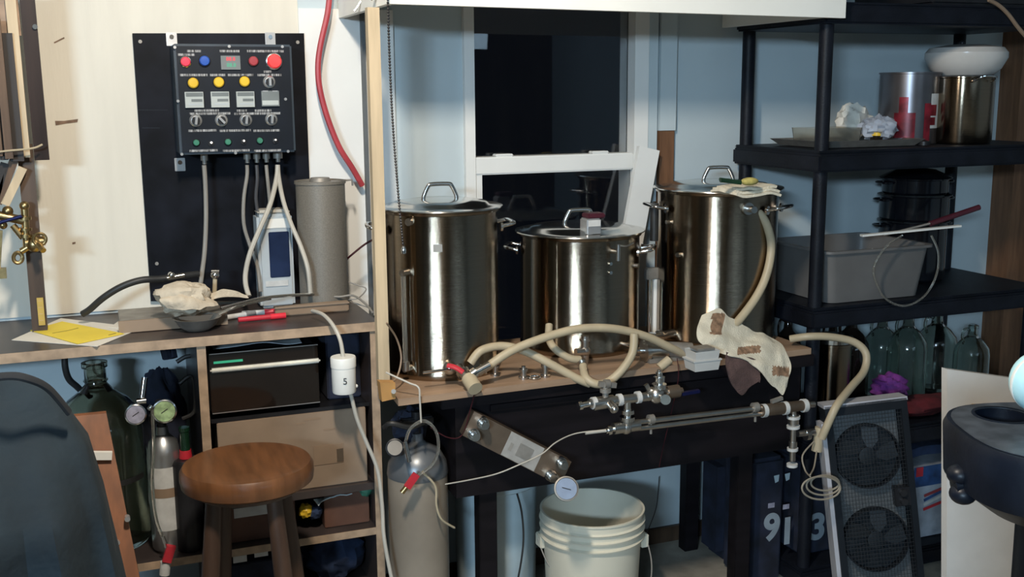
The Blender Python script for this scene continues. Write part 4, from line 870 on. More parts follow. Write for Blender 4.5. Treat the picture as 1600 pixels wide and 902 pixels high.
MB().tube(PP([(600,668,2.62),(612,662,2.6),(640,668,2.6),(662,660,2.62)]), .007, 8).build('hose_stub', 'blackhose', co)
wire('clear tubing looping from regulator of the big cylinder', [(632,700,2.6),(640,672,2.58),(662,658,2.57),(680,672,2.57),(685,700,2.57),(676,725,2.57),(655,742,2.57),(642,752,2.57)], .0042, 'tube', 'clear_tube', 'tube')
wire('thin yellowish tube hanging beside the big gas cylinder', [(660,738,2.585),(680,760,2.585),(682,790,2.585),(690,812,2.585),(710,825,2.6)], .003, 'hose', 'thin_tube', 'tube')
rv = thing('quick_disconnect', 'red handled brass valve hanging before big gas cylinder', 'valve', P(640,755,2.57))
MB().cyl(P(633,690,2.58), P(640,722,2.57), .0055).build('chrome_barb', 'chrome', rv)
MB().bar(P(636,762,2.565), P(651,741,2.565), .017, .012).build('red_handle', 'red', rv)
MB().cyl(P(628,770,2.57), P(640,755,2.57), .007).build('brass_end', 'brass', rv)
wire('thin dark red wire under the table edge', [(742,612,2.55),(735,640,2.57),(722,680,2.58),(700,684,2.58),(672,668,2.58)], .0016, 'darkredwire', 'thin_wire', 'wire')
bk = PZ(925,790,.37); bk = V(((PZ(843,795,.37).x+PZ(1007,790,.37).x)/2, (PZ(843,795,.37).y+PZ(1007,790,.37).y)/2, 0))
bu = thing('plastic_bucket', 'cream white ringed plastic bucket open under the dial gauge', 'bucket', bk)
R0 = .152
MB().rev([(0,.001),(R0*.84,.001),(R0*.85,.006),(R0*.94,.288),(R0*1.0,.29),(R0*1.01,.294),(R0*.955,.298),(R0*.955,.312),(R0*1.005,.314),(R0*1.015,.319),(R0*.965,.323),(R0*.965,.336),(R0*1.0,.338),(R0*1.02,.343),(R0*.98,.347),(R0*.98,.364),(R0*1.005,.366),(R0*1.005,.371),(R0*.965,.371),(R0*.955,.365),(R0*.92,.28),(R0*.83,.01),(0,.008)], bk, n=64).build('bucket_body', 'bucket', bu)
for sgn in (-1,1):
    e = bk+V((sgn*R0*.97*math.cos(.37), -sgn*R0*.97*math.sin(.37), .272)); MB().box((e.x-.012,e.y-.02,e.z-.022),(e.x+.012,e.y+.02,e.z+.018),.003).build('handle_ear', 'bucket', bu)
hp = [bk+V((R0*1.05*math.cos(t)*math.cos(.37)-.0*math.sin(t), -R0*1.05*math.cos(t)*math.sin(.37)-R0*1.03*abs(math.sin(t)), .272-.16*abs(math.sin(t)))) for t in [PI*i/10 for i in range(11)]]
MB().tube(hp, .002, 6).build('wire_handle', 'greycable', bu)
dq = V((1.085,2.93,0)); dr = thing('plastic_drum', 'pale blue white plastic drum in shade under the table', 'drum', dq)
MB().rev([(0,.001),(.115,.001),(.12,.01),(.125,.40),(.13,.405),(.13,.42),(.126,.43),(.11,.455),(.05,.47),(0,.47)], dq, n=44).build('drum_body', 'bluewhite', dr)
MB().rev([(.131,.408),(.134,.408),(.134,.418),(.131,.418)], dq, n=44).build('rim_band', 'bluewhite', dr)
wire('thin black cable hanging before the pale drum', [(808,772,2.72),(815,800,2.72),(818,840,2.72),(814,880,2.72),(806,920,2.72)], .003, 'blackhose')
wire('black cord hanging against wall right of bucket', [(1030,745,3.13),(1026,790,3.13),(1016,820,3.12),(1004,846,3.1)], .0015, 'darkcable')
# navy jersey-like case with numerals
nb = thing('numbered_case', 'dark navy case with white numerals 91 behind right table leg', 'case', (1.93,2.83,0))
x0, x1, yn = 1.876, 1.996, 2.735
MB().box((x0,yn,.001),(x1,2.90,.42),.012).build('case_body', 'navydark', nb)
for ch_, px, py in (('9',1206,826),('1',1230,832)):
    q = P(px,py,yn-.001); MB().text(ch_, (q.x,yn-.0008,q.z), (1,0,0), (0,0,1), .088, .0008, .004).build('numeral', 'numeral', nb)
for px, py in ((1213,749),(1230,746)): q = P(px,py,yn); MB().prism([V((q.x+x,yn,q.z+z)) for x,z in ((-.010,.012),(.010,.014),(.008,-.008),(-.004,-.012))], (0,-.001,0)).build('white_patch', 'bluewhite', nb)
for px, py in ((1205,790),(1228,792)): q = P(px,py,yn); MB().box((q.x-.012,yn-.001,q.z-.008),(q.x+.012,yn,q.z+.008)).build('faint_patch', 'greydial', nb)
nc = thing('numbered_case', 'dark navy case with white numeral 3 on the bottom shelf', 'case', (2.12,2.83,.07))
yn = 2.73
MB().box((2.06,yn,.071),(2.2,2.93,.40),.012).build('case_body', 'navydark', nc)
q = P(1278,825,yn-.001); MB().text('3', (q.x,yn-.0008,q.z), (1,0,0), (0,0,1), .088, .0008, .004).build('numeral', 'numeral', nc)
nb2 = one('navy_bag', 'navydark', MB().box((1.876,2.91,.001),(1.99,3.06,.36),.03), 'dark navy bag slumped behind the numbered case', 'bag')
cc = thing('cable_coil', 'loose coil of beige cable hanging by the twin fan', 'cable', A(1282,760))
for k_ in range(3):
    cx_, cy_, rx_, ry_ = 1283+3*k_, 763-4*k_, 30-4*k_, 18-3*k_
    MB().tube([A(cx_+rx_*math.cos(t), cy_+ry_*math.sin(t), -.125+.006*k_) for t in [i*PI/6 for i in range(12)]], .0028, 6, 3, True).build('loop', 'dimcord', cc)
MB().tube([A(1272,690,-.01), A(1254,712,-.03), A(1258,735,-.05), A(1266,745,-.115)], .0024, 6).tube([A(1276,705,-.01), A(1272,730,-.06), A(1266,742,-.115)], .0024, 6).build('lead', 'dimcord', cc)

# ------------------------------------------------------------------ black shelving unit, right
RX0, RX1, RY0, RY1 = 2.012, 2.925, 2.66, 3.10
rk = thing('shelving_unit', 'black plastic shelving unit against the right side wall', 'shelves', ((RX0+RX1)/2,2.88,0))
decks = [.07, .50, .912, 1.385, 1.812]
for z in decks:
    dk = MB().box((RX0-.012,RY0-.025,z-.062),(RX1+.03,RY1,z-.01),.006).build('deck', 'blackplastic', rk)
    MB().box((RX0-.008,RY0-.015,z-.01),(RX1+.02,RY1-.005,z),.004).build('deck_surface', 'blackplastic', dk)
for z0_, z1_ in zip([0]+decks[:-1], [decks[0]-.062]+[d-.062 for d in decks[1:]]):
    for x in (RX0+.02, RX1-.02):
        for y in (RY0+.012, RY1-.03):
            if z1_-z0_ > .02: MB().cyl((x,y,z0_),(x,y,z1_),.021,n=16).build('post', 'blackplastic', rk)
Z2, Z3, Z4 = 1.386, .913, .501
# shelf 2
o = P(1275,217,2.83); o = V((2.27,2.86,Z2))
bs = thing('baking_sheet', 'dark baking sheet with low clear tub on upper shelf', 'baking sheet', o)
b = MB(); L_ = lambda f, z: [o+V((x*f, y*f, z)) for x, y in ((-.19,-.13),(.19,-.13),(.19,.13),(-.19,.13))]
b._add(L_(.9,.001)+L_(1.04,.022)+L_(1.0,.022)+L_(.88,.005), [(3,2,1,0),(12,13,14,15)]+[(k*4+j,k*4+(j+1)%4,k*4+4+(j+1)%4,k*4+4+j) for k in range(3) for j in range(4)]); b.build('sheet_body', 'grey_metal', bs)
o = V((2.20,2.87,Z2+.008)); tb_ = thing('clear_tub', 'low clear plastic tub sitting on the dark baking sheet', 'tub', o)
b = MB(); L_ = lambda f, z: [o+V((x*f, y*f, z)) for x, y in ((-.09,-.06),(.09,-.06),(.09,.06),(-.09,.06))]
b._add(L_(.92,0)+L_(1.0,.05)+L_(.97,.05)+L_(.9,.003), [(3,2,1,0),(12,13,14,15)]+[(k*4+j,k*4+(j+1)%4,k*4+4+(j+1)%4,k*4+4+j) for k in range(3) for j in range(4)]); b.build('tub_body', 'tube', tb_)
b = MB().ball((0,0,0), 1, 14)
for v in b.b.verts: n_ = v.co.copy(); v.co = V((2.345,2.80,Z2+.056))+V((n_.x*.06,n_.y*.05,n_.z*.038))*(1+.4*noise.noise(n_*4))
one('plastic_bundle', 'foil', b, 'crumpled shiny clear plastic on the upper shelf', 'plastic')
b = MB().ball((0,0,0), 1, 14)
for v in b.b.verts: n_ = v.co.copy(); v.co = V((2.35,2.93,Z2+.075))+V((n_.x*.055,n_.y*.045,n_.z*.055))*(1+.4*noise.noise(n_*3+V((5,5,5))))
one('paper_bundle', 'paper', b, 'crumpled beige paper behind the clear plastic bundle', 'paper')
o = V((P(1370,205,2.78).x,2.78,Z2+.001)); sj = thing('small_jar', 'small dark jar with yellow lid beside the clear plastic', 'jar', o)
MB().rev([(0,0),(.018,0),(.019,.003),(.019,.032),(0,.032)], o, n=20).build('jar_body', 'brownglass', sj); MB().rev([(0,.032),(.02,.032),(.02,.042),(0,.043)], o, n=20).build('yellow_lid', 'yellow', sj)
one('jar_cap', 'black', MB().rev([(0,0),(.02,0),(.02,.012),(.006,.016),(0,.018)], V((2.475,2.74,Z2+.001)), n=20), 'small black knob lid lying before the red tin', 'lid')
# red tin
tr_ = .095; o = V((P(1423,165,2.87).x,2.88,Z2+.001)); H = P(1423,113,2.79).z-Z2
tn = thing('printed_tin', 'tall silver tin printed in red behind the stock pot', 'tin', o)
MB().rev([(0,0),(tr_,0),(tr_,H-.006),(tr_+.003,H-.005),(tr_+.003,H),(0,H)], o, n=44).build('tin_body', 'tin', tn)
for a0_, a1_, z0_, z1_ in ((-2.75,-2.05,.02,.10),(-2.6,-2.3,.10,.15),(-1.55,-1.2,.09,.125),(-1.5,-1.25,.06,.085),(-1.75,-1.5,.0,.13)):
    MB().rev([(tr_+.0004,z0_),(tr_+.001,z0_),(tr_+.001,z1_),(tr_+.0004,z1_)], o, n=10, a0=a0_, a1=a1_).build('red_print', 'tinred', tn)
for a0_, a1_, z0_, z1_ in ((-1.5,-1.05,.05,.16),(-2.2,-2.05,.05,.075)): MB().rev([(tr_+.0001,z0_),(tr_+.0003,z0_),(tr_+.0003,z1_),(tr_+.0001,z1_)], o, n=10, a0=a0_, a1=a1_).build('white_print', 'label', tn)
# stock pot + bowl
o = V((P(1516,170,2.76).x,2.80,Z2+.001)); H = P(1510,120,2.71).z-Z2; pr = .099
sp_ = thing('stock_pot', 'steel stock pot under the white bowl on upper shelf', 'pot', o)
MB().rev([(0,0),(pr-.006,0),(pr,.008),(pr,H-.006),(pr+.004,H-.004),(pr+.004,H),(pr-.003,H),(pr-.004,.01),(0,.008)], o, n=52).build('pot_body', 'steel', sp_)
MB().rev([(0,H+.004),(pr*.8,H+.003),(pr+.003,H+.001),(pr+.003,H-.001),(0,H)], o, n=40).build('lid', 'black', sp_)
a = -PI/2-.18; od = V((math.cos(a),math.sin(a),0)); s2 = V((-od.y,od.x,0)); q = o+od*pr+V((0,0,H-.016))
MB().tube([q-s2*.032, q-s2*.032+od*.02+V((0,0,.006)), q-s2*.018+od*.034+V((0,0,.016)), q+s2*.018+od*.034+V((0,0,.016)), q+s2*.032+od*.02+V((0,0,.006)), q+s2*.032], .004, 8, 4).build('loop_handle', 'chrome', sp_)
o2 = o+V((.035,.03,H+.005)); wb_ = thing('white_bowl', 'white ceramic casserole bowl resting on the stock pot', 'bowl', o2)
MB().rev([(0,0),(.085,0),(.11,.02),(.128,.055),(.128,.072),(.115,.088),(.06,.098),(0,.10)], o2, n=48).build('bowl_body', 'ceramic', wb_)
MB().ball(o2+V((-.02,0,.103)), .008, 8).build('lid_knob', 'black', wb_)
# shelf 3: bus tub
tL, tR = P(1210,380,2.74), P(1450,375,2.69)
o = V((2.27,2.83,Z3+.001)); tu = thing('bus_tub', 'grey plastic bus tub on the middle shelf', 'tub', o)
def rr(cx, cy, w, d, z, rad=.03, n=5): return [V((cx+sx*(w-rad)+rad*math.cos(a0+PI/2*i/n), cy+sy*(d-rad)+rad*math.sin(a0+PI/2*i/n), z)) for sx, sy, a0 in ((1,1,0),(-1,1,PI/2),(-1,-1,PI),(1,-1,1.5*PI)) for i in range(n+1)]
b = MB(); K = 24; tw_, td_, th_ = .20, .165, .165
secs = [rr(o.x,o.y,tw_*.88,td_*.88,o.z), rr(o.x,o.y,tw_*.98,td_*.98,o.z+th_-.01), rr(o.x,o.y,tw_*1.04,td_*1.04,o.z+th_-.008), rr(o.x,o.y,tw_*1.04,td_*1.04,o.z+th_), rr(o.x,o.y,tw_*.96,td_*.96,o.z+th_), rr(o.x,o.y,tw_*.86,td_*.86,o.z+.004)]
b._add([v for s_ in secs for v in s_], [tuple(range(K))[::-1], tuple(range(5*K,6*K))]+[(k*K+j,k*K+(j+1)%K,(k+1)*K+(j+1)%K,(k+1)*K+j) for k in range(5) for j in range(K)]); b.build('tub_body', 'tub', tu)
for px in (1366,1377): q = P(px,393,2.655); MB().bar(V((q.x-.005,o.y-td_*.965,q.z-.007)), V((q.x+.006,o.y-td_*.975,q.z+.006)), .005, .003).build('embossed_mark', 'label', tu)
# enamel pots
o = V((P(1441,320,2.92).x,2.96,Z3+.001)); e0 = .112; zA = P(1437,350,2.86).z-Z3; zB = P(1437,310,2.84).z-Z3; zC = P(1437,283,2.84).z-Z3
for z0_, z1_, r_, lab, nm in ((0,zA,e0,'tall black enamel canning pot behind the grey tub','canning_pot'),(zA+.002,zB,e0*1.02,'black enamel pot stacked in the middle of the pot pile','enamel_pot'),(zB+.002,zC,e0*.97,'black enamel pot with domed blue lid, topmost of pile','enamel_pot')):
    t_ = thing(nm, lab, 'pot', o+V((0,0,z0_)), 'stacked black enamel pots')
    MB().rev([(0,z0_),(r_*.94,z0_),(r_,z0_+.008),(r_,z1_-.006),(r_+.008,z1_-.003),(r_+.008,z1_),(r_-.003,z1_-.001),(0,z1_-.004)], o, n=48).build('pot_body', 'enamel', t_)
    for a in (PI*.95,-.1):
        od = V((math.cos(a),math.sin(a),0)); s2 = V((-od.y,od.x,0)); q = o+od*r_+V((0,0,z1_-.015)); MB().tube([q-s2*.03, q-s2*.025+od*.025, q+s2*.025+od*.025, q+s2*.03], .004, 8, 4).build('loop_handle', 'enamel', t_)
    if z1_ == zC: MB().rev([(r_+.012,z1_+.0005),(r_*.9,z1_+.012),(r_*.6,z1_+.028),(.02,z1_+.034),(.018,z1_+.046),(0,z1_+.048),(0,z1_+.001)], o, n=48).build('domed_lid', 'enamel', t_)
one('white_paddle', 'white', MB().bar(P(1366,372,2.66)+V((0,.06,0)), P(1500,353,2.66), .018, .006, (0,0,1)), 'long white plastic paddle across the grey tub', 'paddle')
rp_ = thing('red_handled_strainer', 'strainer with maroon handle lying across the grey tub', 'strainer', P(1400,368,2.70))
MB().cyl(P(1380,368,2.75), P(1455,349,2.7), .004).build('shaft', 'grey_metal', rp_); MB().cyl(P(1453,350,2.7), P(1530,324,2.68), .009).build('maroon_handle', 'maroon', rp_)
wire('clear thin tubing looping below the grey tub', [(1455,368,2.63),(1466,395,2.62),(1463,430,2.62),(1445,462,2.62),(1415,478,2.62),(1385,468,2.62),(1368,440,2.62),(1366,415,2.62),(1385,385,2.62),(1410,368,2.63)], .0032, 'tube', 'clear_tube', 'tube')
# top shelf contents
one('dark_case', 'black', MB().box((2.42,2.68,1.813),(2.9,3.05,1.98),.01), 'long black case lying on the topmost shelf', 'case')
one('white_cloth', 'ceramic', MB().grid([[V((2.6+.12*i,2.66+.02*math.sin(i*2),1.89-.03*j+.01*math.sin(i*3))) for i in range(4)] for j in range(2)], 12, 4, .003), 'pale strip of cloth hanging at the topmost shelf edge', 'cloth')
wire('thin red tipped cord dangling at upper right corner', [(1545,0,2.6),(1560,8,2.6),(1575,22,2.6),(1590,42,2.6),(1605,60,2.6)], .006, 'tape', 'dangling_cord', 'cord')
# shelf 4: jugs and growlers
def jug(x, y, r, h, mt, lab, nm='glass_jug', loop=1):
    c_ = V((x,y,Z4+.001)); t_ = thing(nm, lab, 'jug', c_, 'glass jugs on the lower shelf')
    MB().rev([(0,0),(r*.92,0),(r,.01),(r,h*.58),(r*.93,h*.68),(r*.62,h*.78),(r*.30,h*.84),(r*.25,h*.95),(r*.3,h*.955),(r*.3,h*.99),(r*.2,h),(r*.2,h*.88),(r*.56,h*.77),(r*.88,h*.665),(r*.95,h*.57),(r*.95,.012),(0,.008)], c_, n=30).build('glass_body', mt, t_)
    if loop: MB().tube([c_+V((-r*.26,0,h*.93)), c_+V((-r*.62,0,h*.95)), c_+V((-r*.78,0,h*.85)), c_+V((-r*.62,0,h*.74))], r*.08, 8, 4).build('finger_loop', mt, t_)
    return t_
for px, py, Y, r, mt, lab in ((1332,490,2.90,.062,'brownglass','dark brown glass jug left of the clear ones'),(1380,492,2.98,.062,'greenglass','clear jug just right of the dark brown jug'),(1421,488,2.86,.066,'greenglass','clear jug in the middle of the lower shelf row'),(1466,488,2.96,.072,'greenglass','large greenish jug second from right end'),(1521,508,2.84,.060,'glass','small clear jug at the right end of row'),(1232,492,2.98,.05,'brownglass','dark jug at left behind the towel and board')):
    q = P(px,py,Y); jug(q.x, Y, r, q.z-Z4, mt, lab)
q = P(1302,500,3.0); jug(q.x, 3.0, .05, q.z-Z4, 'brownglass', 'dark jug mostly hidden behind the front shelf post')
o = V((P(1303,600,2.74).x,2.76,Z4+.001)); H = P(1303,535,2.68).z-Z4; pr = .062
pt = thing('steel_canister', 'dark steel pot with lid on lower shelf behind hose loop', 'pot', o)
MB().rev([(0,0),(pr-.004,0),(pr,.006),(pr,H-.03),(pr+.005,H-.028),(pr+.005,H-.02),(pr,H-.018),(0,H-.018)], o, n=40).build('pot_body', 'steel', pt)
MB().rev([(0,H-.018),(pr+.004,H-.018),(pr+.004,H-.004),(pr*.9,H),(0,H+.003)], o, n=40).build('lid', 'lid', pt)
q, nn = on_kettle(o, pr, 1275, 588); MB().cyl(q-nn*.002, q+nn*.02, .008).build('latch', 'chrome', pt)
b = MB().ball((0,0,0), 1, 20)
o = V((P(1394,592,2.70).x,2.71,Z4+.106))
for v in b.b.verts: n_ = v.co.copy(); v.co = o+V((n_.x*.062,n_.y*.05,n_.z*.05))*(1+.10*math.sin(9*n_.x+14*n_.z)+.08*noise.noise(n_*3))
one('purple_yarn', 'purple', b, 'purple and magenta ball of yarn resting on the dark red cloth', 'yarn')
b = MB().ball((0,0,0), 1, 18)
for v in b.b.verts: n_ = v.co.copy(); v.co = V((2.50,2.72,Z4+.034))+V((n_.x*.17,n_.y*.06,n_.z*.03))*(1+.2*noise.noise(n_*3))
one('red_cloth', 'redcloth', b, 'dark red folded cloth under and beside the purple yarn', 'cloth')
# bottom shelf boxes
pb_ = thing('printed_box', 'white product box with red and blue print right of fan', 'box', (2.58,2.8,.071))
x0, x1 = P(1427,760,2.7).x, P(1497,760,2.7).x; z0_, z1_ = .072, P(1450,728,2.7).z
MB().box((x0,2.7,z0_),(x1,2.9,z1_),.002).build('carton', 'boxprint', pb_)
MB().box((x0,2.6985,z1_-.07),(x1,2.7,z1_)).build('blue_panel', 'boxblue', pb_)
q = P(1437,738,2.698); MB().box((q.x-.014,2.697,q.z-.016),(q.x+.014,2.6985,q.z+.016)).build('red_square', 'red', pb_)
q = P(1462,780,2.698)
for k_, mt in enumerate(('red','label','boxblue','dimred')):
    MB().bar(V((q.x-.05,2.698,q.z-.03+.016*k_)), V((q.x+.05,2.698,q.z+.012*math.sin(k_)+.016*k_-.01)), .010, .001).build('print_stripe', mt, pb_)
one('dark_blue_bundle', 'bluejeans', MB().grid([[V((x,y,z1_+.035+.012*math.sin(x*18+y*7))) for x in (2.42,2.5,2.6,2.75)] for y in (2.69,2.78,2.9)], 20, 12, .03), 'folded dark blue cloth lying on the printed box', 'cloth')
one('brown_carton', 'brownbox', MB().box((2.36,2.72,.072),(2.44,2.95,.34),.002), 'narrow brown carton between twin fan and printed box', 'box')
one('dark_carton', 'black', MB().box((2.70,2.70,.072),(2.9,2.95,.36),.004), 'black carton at right end of the bottom shelf', 'box')

# ------------------------------------------------------------------ twin window fan
TL, TR, BL = P(1284,634,2.50), P(1411,619,2.415), P(1328,950,2.40)
k_ = (BL.z-.004)/(TL.z-BL.z); BL = BL + (BL-TL)*k_*1.0
ux = (TR-TL); Wf = ux.length; ux = ux/Wf; uv = (BL-TL); Hf = uv.length; uv = uv/Hf; uv = (uv-ux*uv.dot(ux)).normalized(); nf = ux.cross(uv)
if nf.y > 0: nf = -nf
lowz = (TL+uv*Hf).z
low = min((TL+uv*Hf).z, (TR+uv*Hf).z)
TL = TL+V((0,0,-low+.004))*0
fn = thing('twin_window_fan', 'grey twin window fan on end with mesh grille, right of table', 'fan', TL+ux*Wf/2+uv*Hf)
def F(u, v, d=0): return TL+ux*u+uv*v+nf*d
fb = MB()
t_ = .018
for (u0,v0,u1,v1) in ((0,0,Wf,.03),(0,Hf-.03,Wf,Hf),(0,.03,t_,Hf-.03),(Wf-t_,.03,Wf,Hf-.03)): fb.obox(F(u0,v0,.03), ux*(u1-u0), uv*(v1-v0), -nf*.07)
fb.build('frame', 'fanbody', fn)
MB().obox(F(-.002,-.004,.03), ux*(Wf+.004), uv*.010, -nf*.07).build('top_edge', 'fanedge', fn)
MB().obox(F(-.012,.05,.02), ux*.013, uv*(Hf-.06), -nf*.06).build('side_panel', 'fanedge', fn)
MB().obox(F(t_,.03,-.025), ux*(Wf-2*t_), uv*(Hf-.06), -nf*.006).build('back_plate', 'fanback', fn)
for vc in (.165, .165+.25):
    rc = Wf/2-t_-.006; cen = F(Wf/2, vc, -.012)
    MB().rev([(rc,-.012),(rc,.02),(rc-.004,.02),(rc-.004,-.012)], cen, nf, 36).build('shroud_ring', 'fanbody', fn)
    MB().rev([(0,-.0122),(rc-.004,-.0122),(rc-.004,-.0105),(0,-.0105)], cen, nf, 36).build('motor_plate', 'fanblade', fn)
    hub = MB().rev([(0,-.01),(.026,-.01),(.026,.012),(0,.016)], cen, nf, 20).build('hub', 'fanblade', fn)
    for j in range(5):
        a = 2*PI*j/5; pts = []
        for rr_, da in ((.024,-.2),(rc*.6,-.5),(rc*.93,-.42),(rc*.95,.1),(rc*.6,.35),(.024,.25)): pts.append(cen+ux*math.cos(a+da)*rr_+uv*math.sin(a+da)*rr_+nf*(.005+.012*da))
        MB().prism(pts, nf*.002).build('blade', 'fanblade', hub)
g = MB()
nu_, nv_ = 22, 52
for i in range(nu_+1): u_ = t_+(Wf-2*t_)*i/nu_; g.bar(F(u_,.03,.020), F(u_,Hf-.03,.020), .0009, .0009, nf)
for i in range(nv_+1): v_ = .03+(Hf-.06)*i/nv_; g.bar(F(t_,v_,.021), F(Wf-t_,v_,.021), .0009, .0009, nf)
gr = g.build('mesh_grille', 'wire', fn); gr['kind'] = 'stuff'
ctl = MB().obox(F(Wf-.06,.26,.03), ux*.042, uv*.055, -nf*.03).build('control_pod', 'black', fn)
for dv in (.014,.04): MB().cyl(F(Wf-.039,.26+dv,.03), F(Wf-.039,.26+dv,.042), .010).build('knob', 'knob', ctl)
MB().cyl(F(Wf-.02,Hf-.02,.03), F(Wf-.02,Hf-.02,.034), .007).build('corner_screw', 'label', fn)

# ------------------------------------------------------------------ white panel, machine, cyan ball at right front
TLp, TRp = P(1480,577,2.12), P(1660,602,2.0)
wp = thing('white_panel_board', 'white board propped upright behind the dark machine', 'board', V((TLp.x,TLp.y,0)))
ux = TRp-TLp; ux.z = 0
MB().hexa([V((TLp.x+.012,TLp.y-.06,.003)), V((TRp.x+.012,TRp.y-.06,.003)), V((TRp.x+.012,TRp.y-.04,.003)), V((TLp.x+.012,TLp.y-.04,.003)), TLp, TRp, TRp+V((0,.02,0)), TLp+V((0,.02,0))]).build('board_panel', 'ceramic', wp)
a_, b__ = P(1512,636,2.085), P(1660,646,1.98); MB().prism([a_+V((0,-.012,.012)), b__+V((0,-.012,.012)), b__+V((0,-.014,-.05)), a_+V((0,-.014,-.05))], (0,-.001,0)).build('tan_stain', 'tan', wp)  # flat tan band across the upper part of the board
d0 = 1.62
mcn = EYE+ray(1668,712)*d0; MZ = (EYE+ray(1560,672)*d0).z
mh = thing('machine_stand', 'dark navy machine table with round recess on a thick column', 'machine', V((mcn.x,mcn.y,0)))
cq = V((mcn.x,mcn.y,MZ)); outl = []
rx_, ry_ = .162, .15
Rv = V((RT.x,RT.y,0)).normalized(); Fv = V((FW.x,FW.y,0)).normalized()
NO = 48
outl = [cq+Rv*rx_*math.copysign(abs(math.cos(t))**.7,math.cos(t))+Fv*ry_*math.copysign(abs(math.sin(t))**.7,math.sin(t)) for t in [2*PI*i/NO for i in range(NO)]]
hc = cq-Rv*.066+Fv*.075; hr = .040
hole = [hc+Rv*hr*math.cos(t)+Fv*hr*math.sin(t) for t in [2*PI*i/NO for i in range(NO)]]
b = MB(); TH = .085
vo = [b.b.verts.new(p) for p in outl]; vh = [b.b.verts.new(p) for p in hole]
eds = [b.b.edges.new((l[i], l[(i+1)%NO])) for l in (vo, vh) for i in range(NO)]
bmesh.ops.triangle_fill(b.b, edges=eds, use_beauty=True)
vb = [b.b.verts.new(p+(cq-p)*.0-V((0,0,.012))+(p-cq)*.03) for p in outl]; vc = [b.b.verts.new(p-V((0,0,TH))) for p in outl]; vd = [b.b.verts.new(p-V((0,0,TH+.03))+(cq-p)*.25) for p in outl]; vf = [b.b.verts.new(p-V((0,0,.03))) for p in hole]
for i in range(NO):
    j = (i+1)%NO
    for A_, B_ in ((vo,vb),(vb,vc),(vc,vd),(vf,vh)): b.b.faces.new((A_[i],A_[j],B_[j],B_[i]))
b.b.faces.new(vd); b.b.faces.new(vf)
b.build('table_casting', 'navy', mh)
b = MB(); hq = [hc+Rv*(hr+.002)*math.cos(t)+Fv*(hr+.002)*math.sin(t)+V((0,0,.0006)) for t in [2*PI*i/NO for i in range(NO)]]; oq = [cq+(p-cq)*.965+V((0,0,.0006)) for p in outl]
v1_ = [b.b.verts.new(p) for p in oq]; v2_ = [b.b.verts.new(p) for p in hq]
bmesh.ops.triangle_fill(b.b, edges=[b.b.edges.new((l[i], l[(i+1)%NO])) for l in (v1_, v2_) for i in range(NO)], use_beauty=True)
ex_ = bmesh.ops.extrude_face_region(b.b, geom=b.b.faces[:]); bmesh.ops.translate(b.b, verts=[e for e in ex_['geom'] if isinstance(e, bmesh.types.BMVert)], vec=(0,0,.0012))
M['worntop'] = mat('worn_grey_top', (.06,.07,.085), .35, .2, var=.35, scale=30)
b.build('worn_top', 'worntop', mh)
MB().rev([(hr+.001,-.001),(hr+.006,.001),(hr+.006,.003),(hr+.001,.003)], hc, (0,0,1), 40).build('recess_rim', 'navy', mh)
MB().cyl(V((cq.x,cq.y,.05))+Rv*.02, V((cq.x,cq.y,MZ-TH-.02))+Rv*.02, .075, .082, 32).build('column', 'navy', mh)
MB().box((cq.x-.2,cq.y-.2,.001),(cq.x+.2,cq.y+.2,.05),.01).build('base_plate', 'navy', mh)
for x, y, r_ in ((1500,706,.017),(1488,742,.02),(1492,772,.02)):
    q = EYE+ray(x,y)*(d0+.0); MB().ball(q+Rv*.012, r_, 10, (1,1,.8)).build('clamp_knob', 'navy', mh)
MB().cyl(EYE+ray(1490,760)*d0, EYE+ray(1530,752)*d0, .014).build('clamp_screw', 'navy', mh)
q = EYE+ray(1628,598)*1.63
cyb = thing('cyan_ball', 'pale cyan round ball resting on the dark machine', 'ball', q-V((0,0,.046)))
MB().ball(q, .046, 20, (1,1,1.05)).build('ball_skin', 'cyan', cyb)
MB().rev([(.0455,-.004),(.0475,-.002),(.0475,.002),(.0455,.004)], q, (FW.x,FW.y,.1), 40).build('seam', 'white', cyb)

# ------------------------------------------------------------------ plank and jacket, left front
TLk, TRk = P(103,652,2.55), P(166,646,2.55); BLk, BRk = P(155,905,2.40), P(218,902,2.40)
def ext(a, z_): k = (a.z-.004)/(a.z-z_.z); return a+(z_-a)*k
BLk2, BRk2 = ext(TLk,BLk), ext(TRk,BRk)
pk = thing('leaning_plank', 'reddish brown plank leaning between jacket and glass carboy', 'plank', (BLk2+BRk2)/2)
MB().hexa([BLk2, BRk2, BRk2+V((0,.02,0)), BLk2+V((0,.02,0)), TLk, TRk, TRk+V((0,.02,0)), TLk+V((0,.02,0))]).build('plank_body', 'plank', pk)
a, z_ = P(143,712,2.50), P(175,712,2.50); MB().bar(a, z_, .018, .012).build('white_peg', 'white', pk)
for x, y in ((199,811),(183,848)): q = P(x,y,2.43); MB().cyl(q+V((0,.012,0)), q+V((0,-.004,0)), .006).build('screw_head', 'silver', pk)
JY = 1.75; jb = .50
right = [(10,602),(66,611),(108,648),(140,690),(165,770),(182,850),(196,920),(215,1000),(228,1100)]
jc = V((P(-75,700,JY).x, JY, 0))
prof_ = [(P(x,y,JY).z, P(x,y,JY).x-jc.x) for x, y in right]
b = MB(); rings = []; NJ = 72
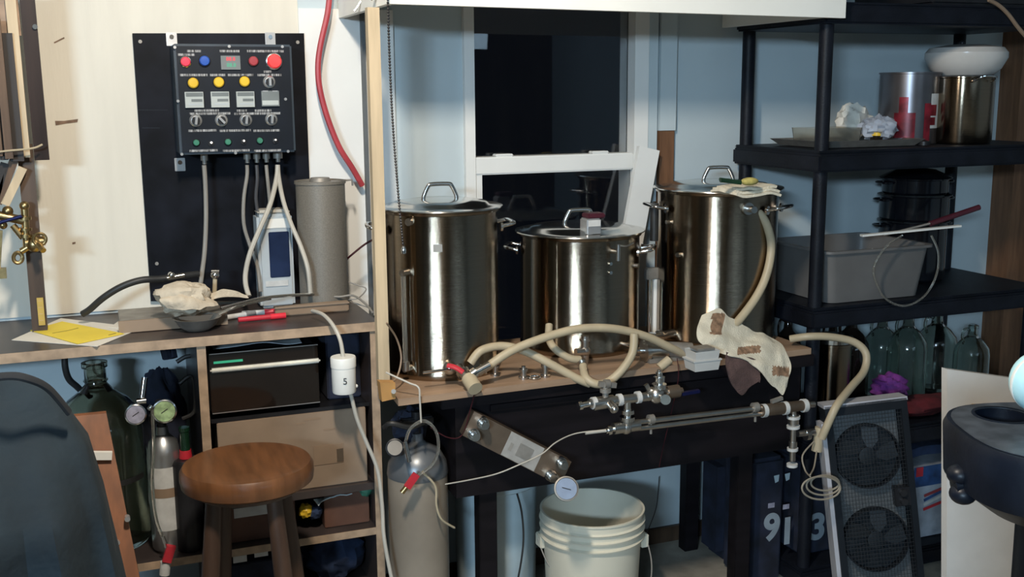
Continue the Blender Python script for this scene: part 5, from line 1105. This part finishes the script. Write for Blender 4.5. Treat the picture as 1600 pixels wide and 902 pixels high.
for k_, (z, rx) in enumerate(prof_):
    nx = prof_[k_+1] if k_+1 < len(prof_) else None
    for s_ in range(4 if nx else 1):
        f = s_/4; zz = z+(nx[0]-z)*f if nx else z; rxx = rx+(nx[1]-rx)*f if nx else rx
        ring = []
        for i in range(NJ):
            t = 2*PI*i/NJ; dep = max(0, (prof_[0][0]-zz)); ff = 1+min(.2, .4*dep)*math.sin(11*t+2*math.sin(zz*5))+min(.07,.12*dep)*math.sin(23*t+3*zz)+.04*noise.noise(V((math.cos(t)*3, math.sin(t)*3, zz*5)))
            ring.append(b.b.verts.new((jc.x+rxx*math.cos(t)*(1+(ff-1)*(.25 if math.cos(t)>.5 else 1)), jc.y+(.06+rxx*.62)*min(1,.25+dep*4)*math.sin(t)*ff, zz+.012*math.sin(3*t+1)*(1-min(1,dep*4)))))
        rings.append(ring)
top = b.b.verts.new((jc.x, jc.y, prof_[0][0]+.012))
for A_, B_ in zip(rings, rings[1:]):
    for i in range(NJ): b.b.faces.new((A_[i], A_[(i+1)%NJ], B_[(i+1)%NJ], B_[i]))
for i in range(NJ): b.b.faces.new((top, rings[0][(i+1)%NJ], rings[0][i]))
jk = thing('teal_jacket', 'dark teal jacket draped over a chair at left front', 'jacket', V((jc.x,jc.y,prof_[-1][0])))
b.build('jacket_cloth', 'jacket', jk)
MB().tube(PP([(-30,594,1.66),(10,588,1.66),(40,591,1.66),(75,607,1.68),(108,645,1.70)]), .007, 8, flat=.6).build('collar_piping', 'jackettrim', jk)
chh = thing('chair', 'wooden chair hidden beneath the teal jacket', 'chair', V((jc.x,jc.y,0)))
MB().box((jc.x-.1,jc.y-.02,.46),(jc.x+.1,jc.y+.02,1.0),.004).build('backrest', 'darkwood', chh)
MB().box((jc.x-.2,jc.y-.36,.43),(jc.x+.2,jc.y+.03,.46),.006).build('seat', 'darkwood', chh)
for x in (-.18,.18):
    for y in (-.33,0): MB().box((jc.x+x-.018,jc.y+y-.018,0),(jc.x+x+.018,jc.y+y+.018,.43)).build('leg', 'darkwood', chh)
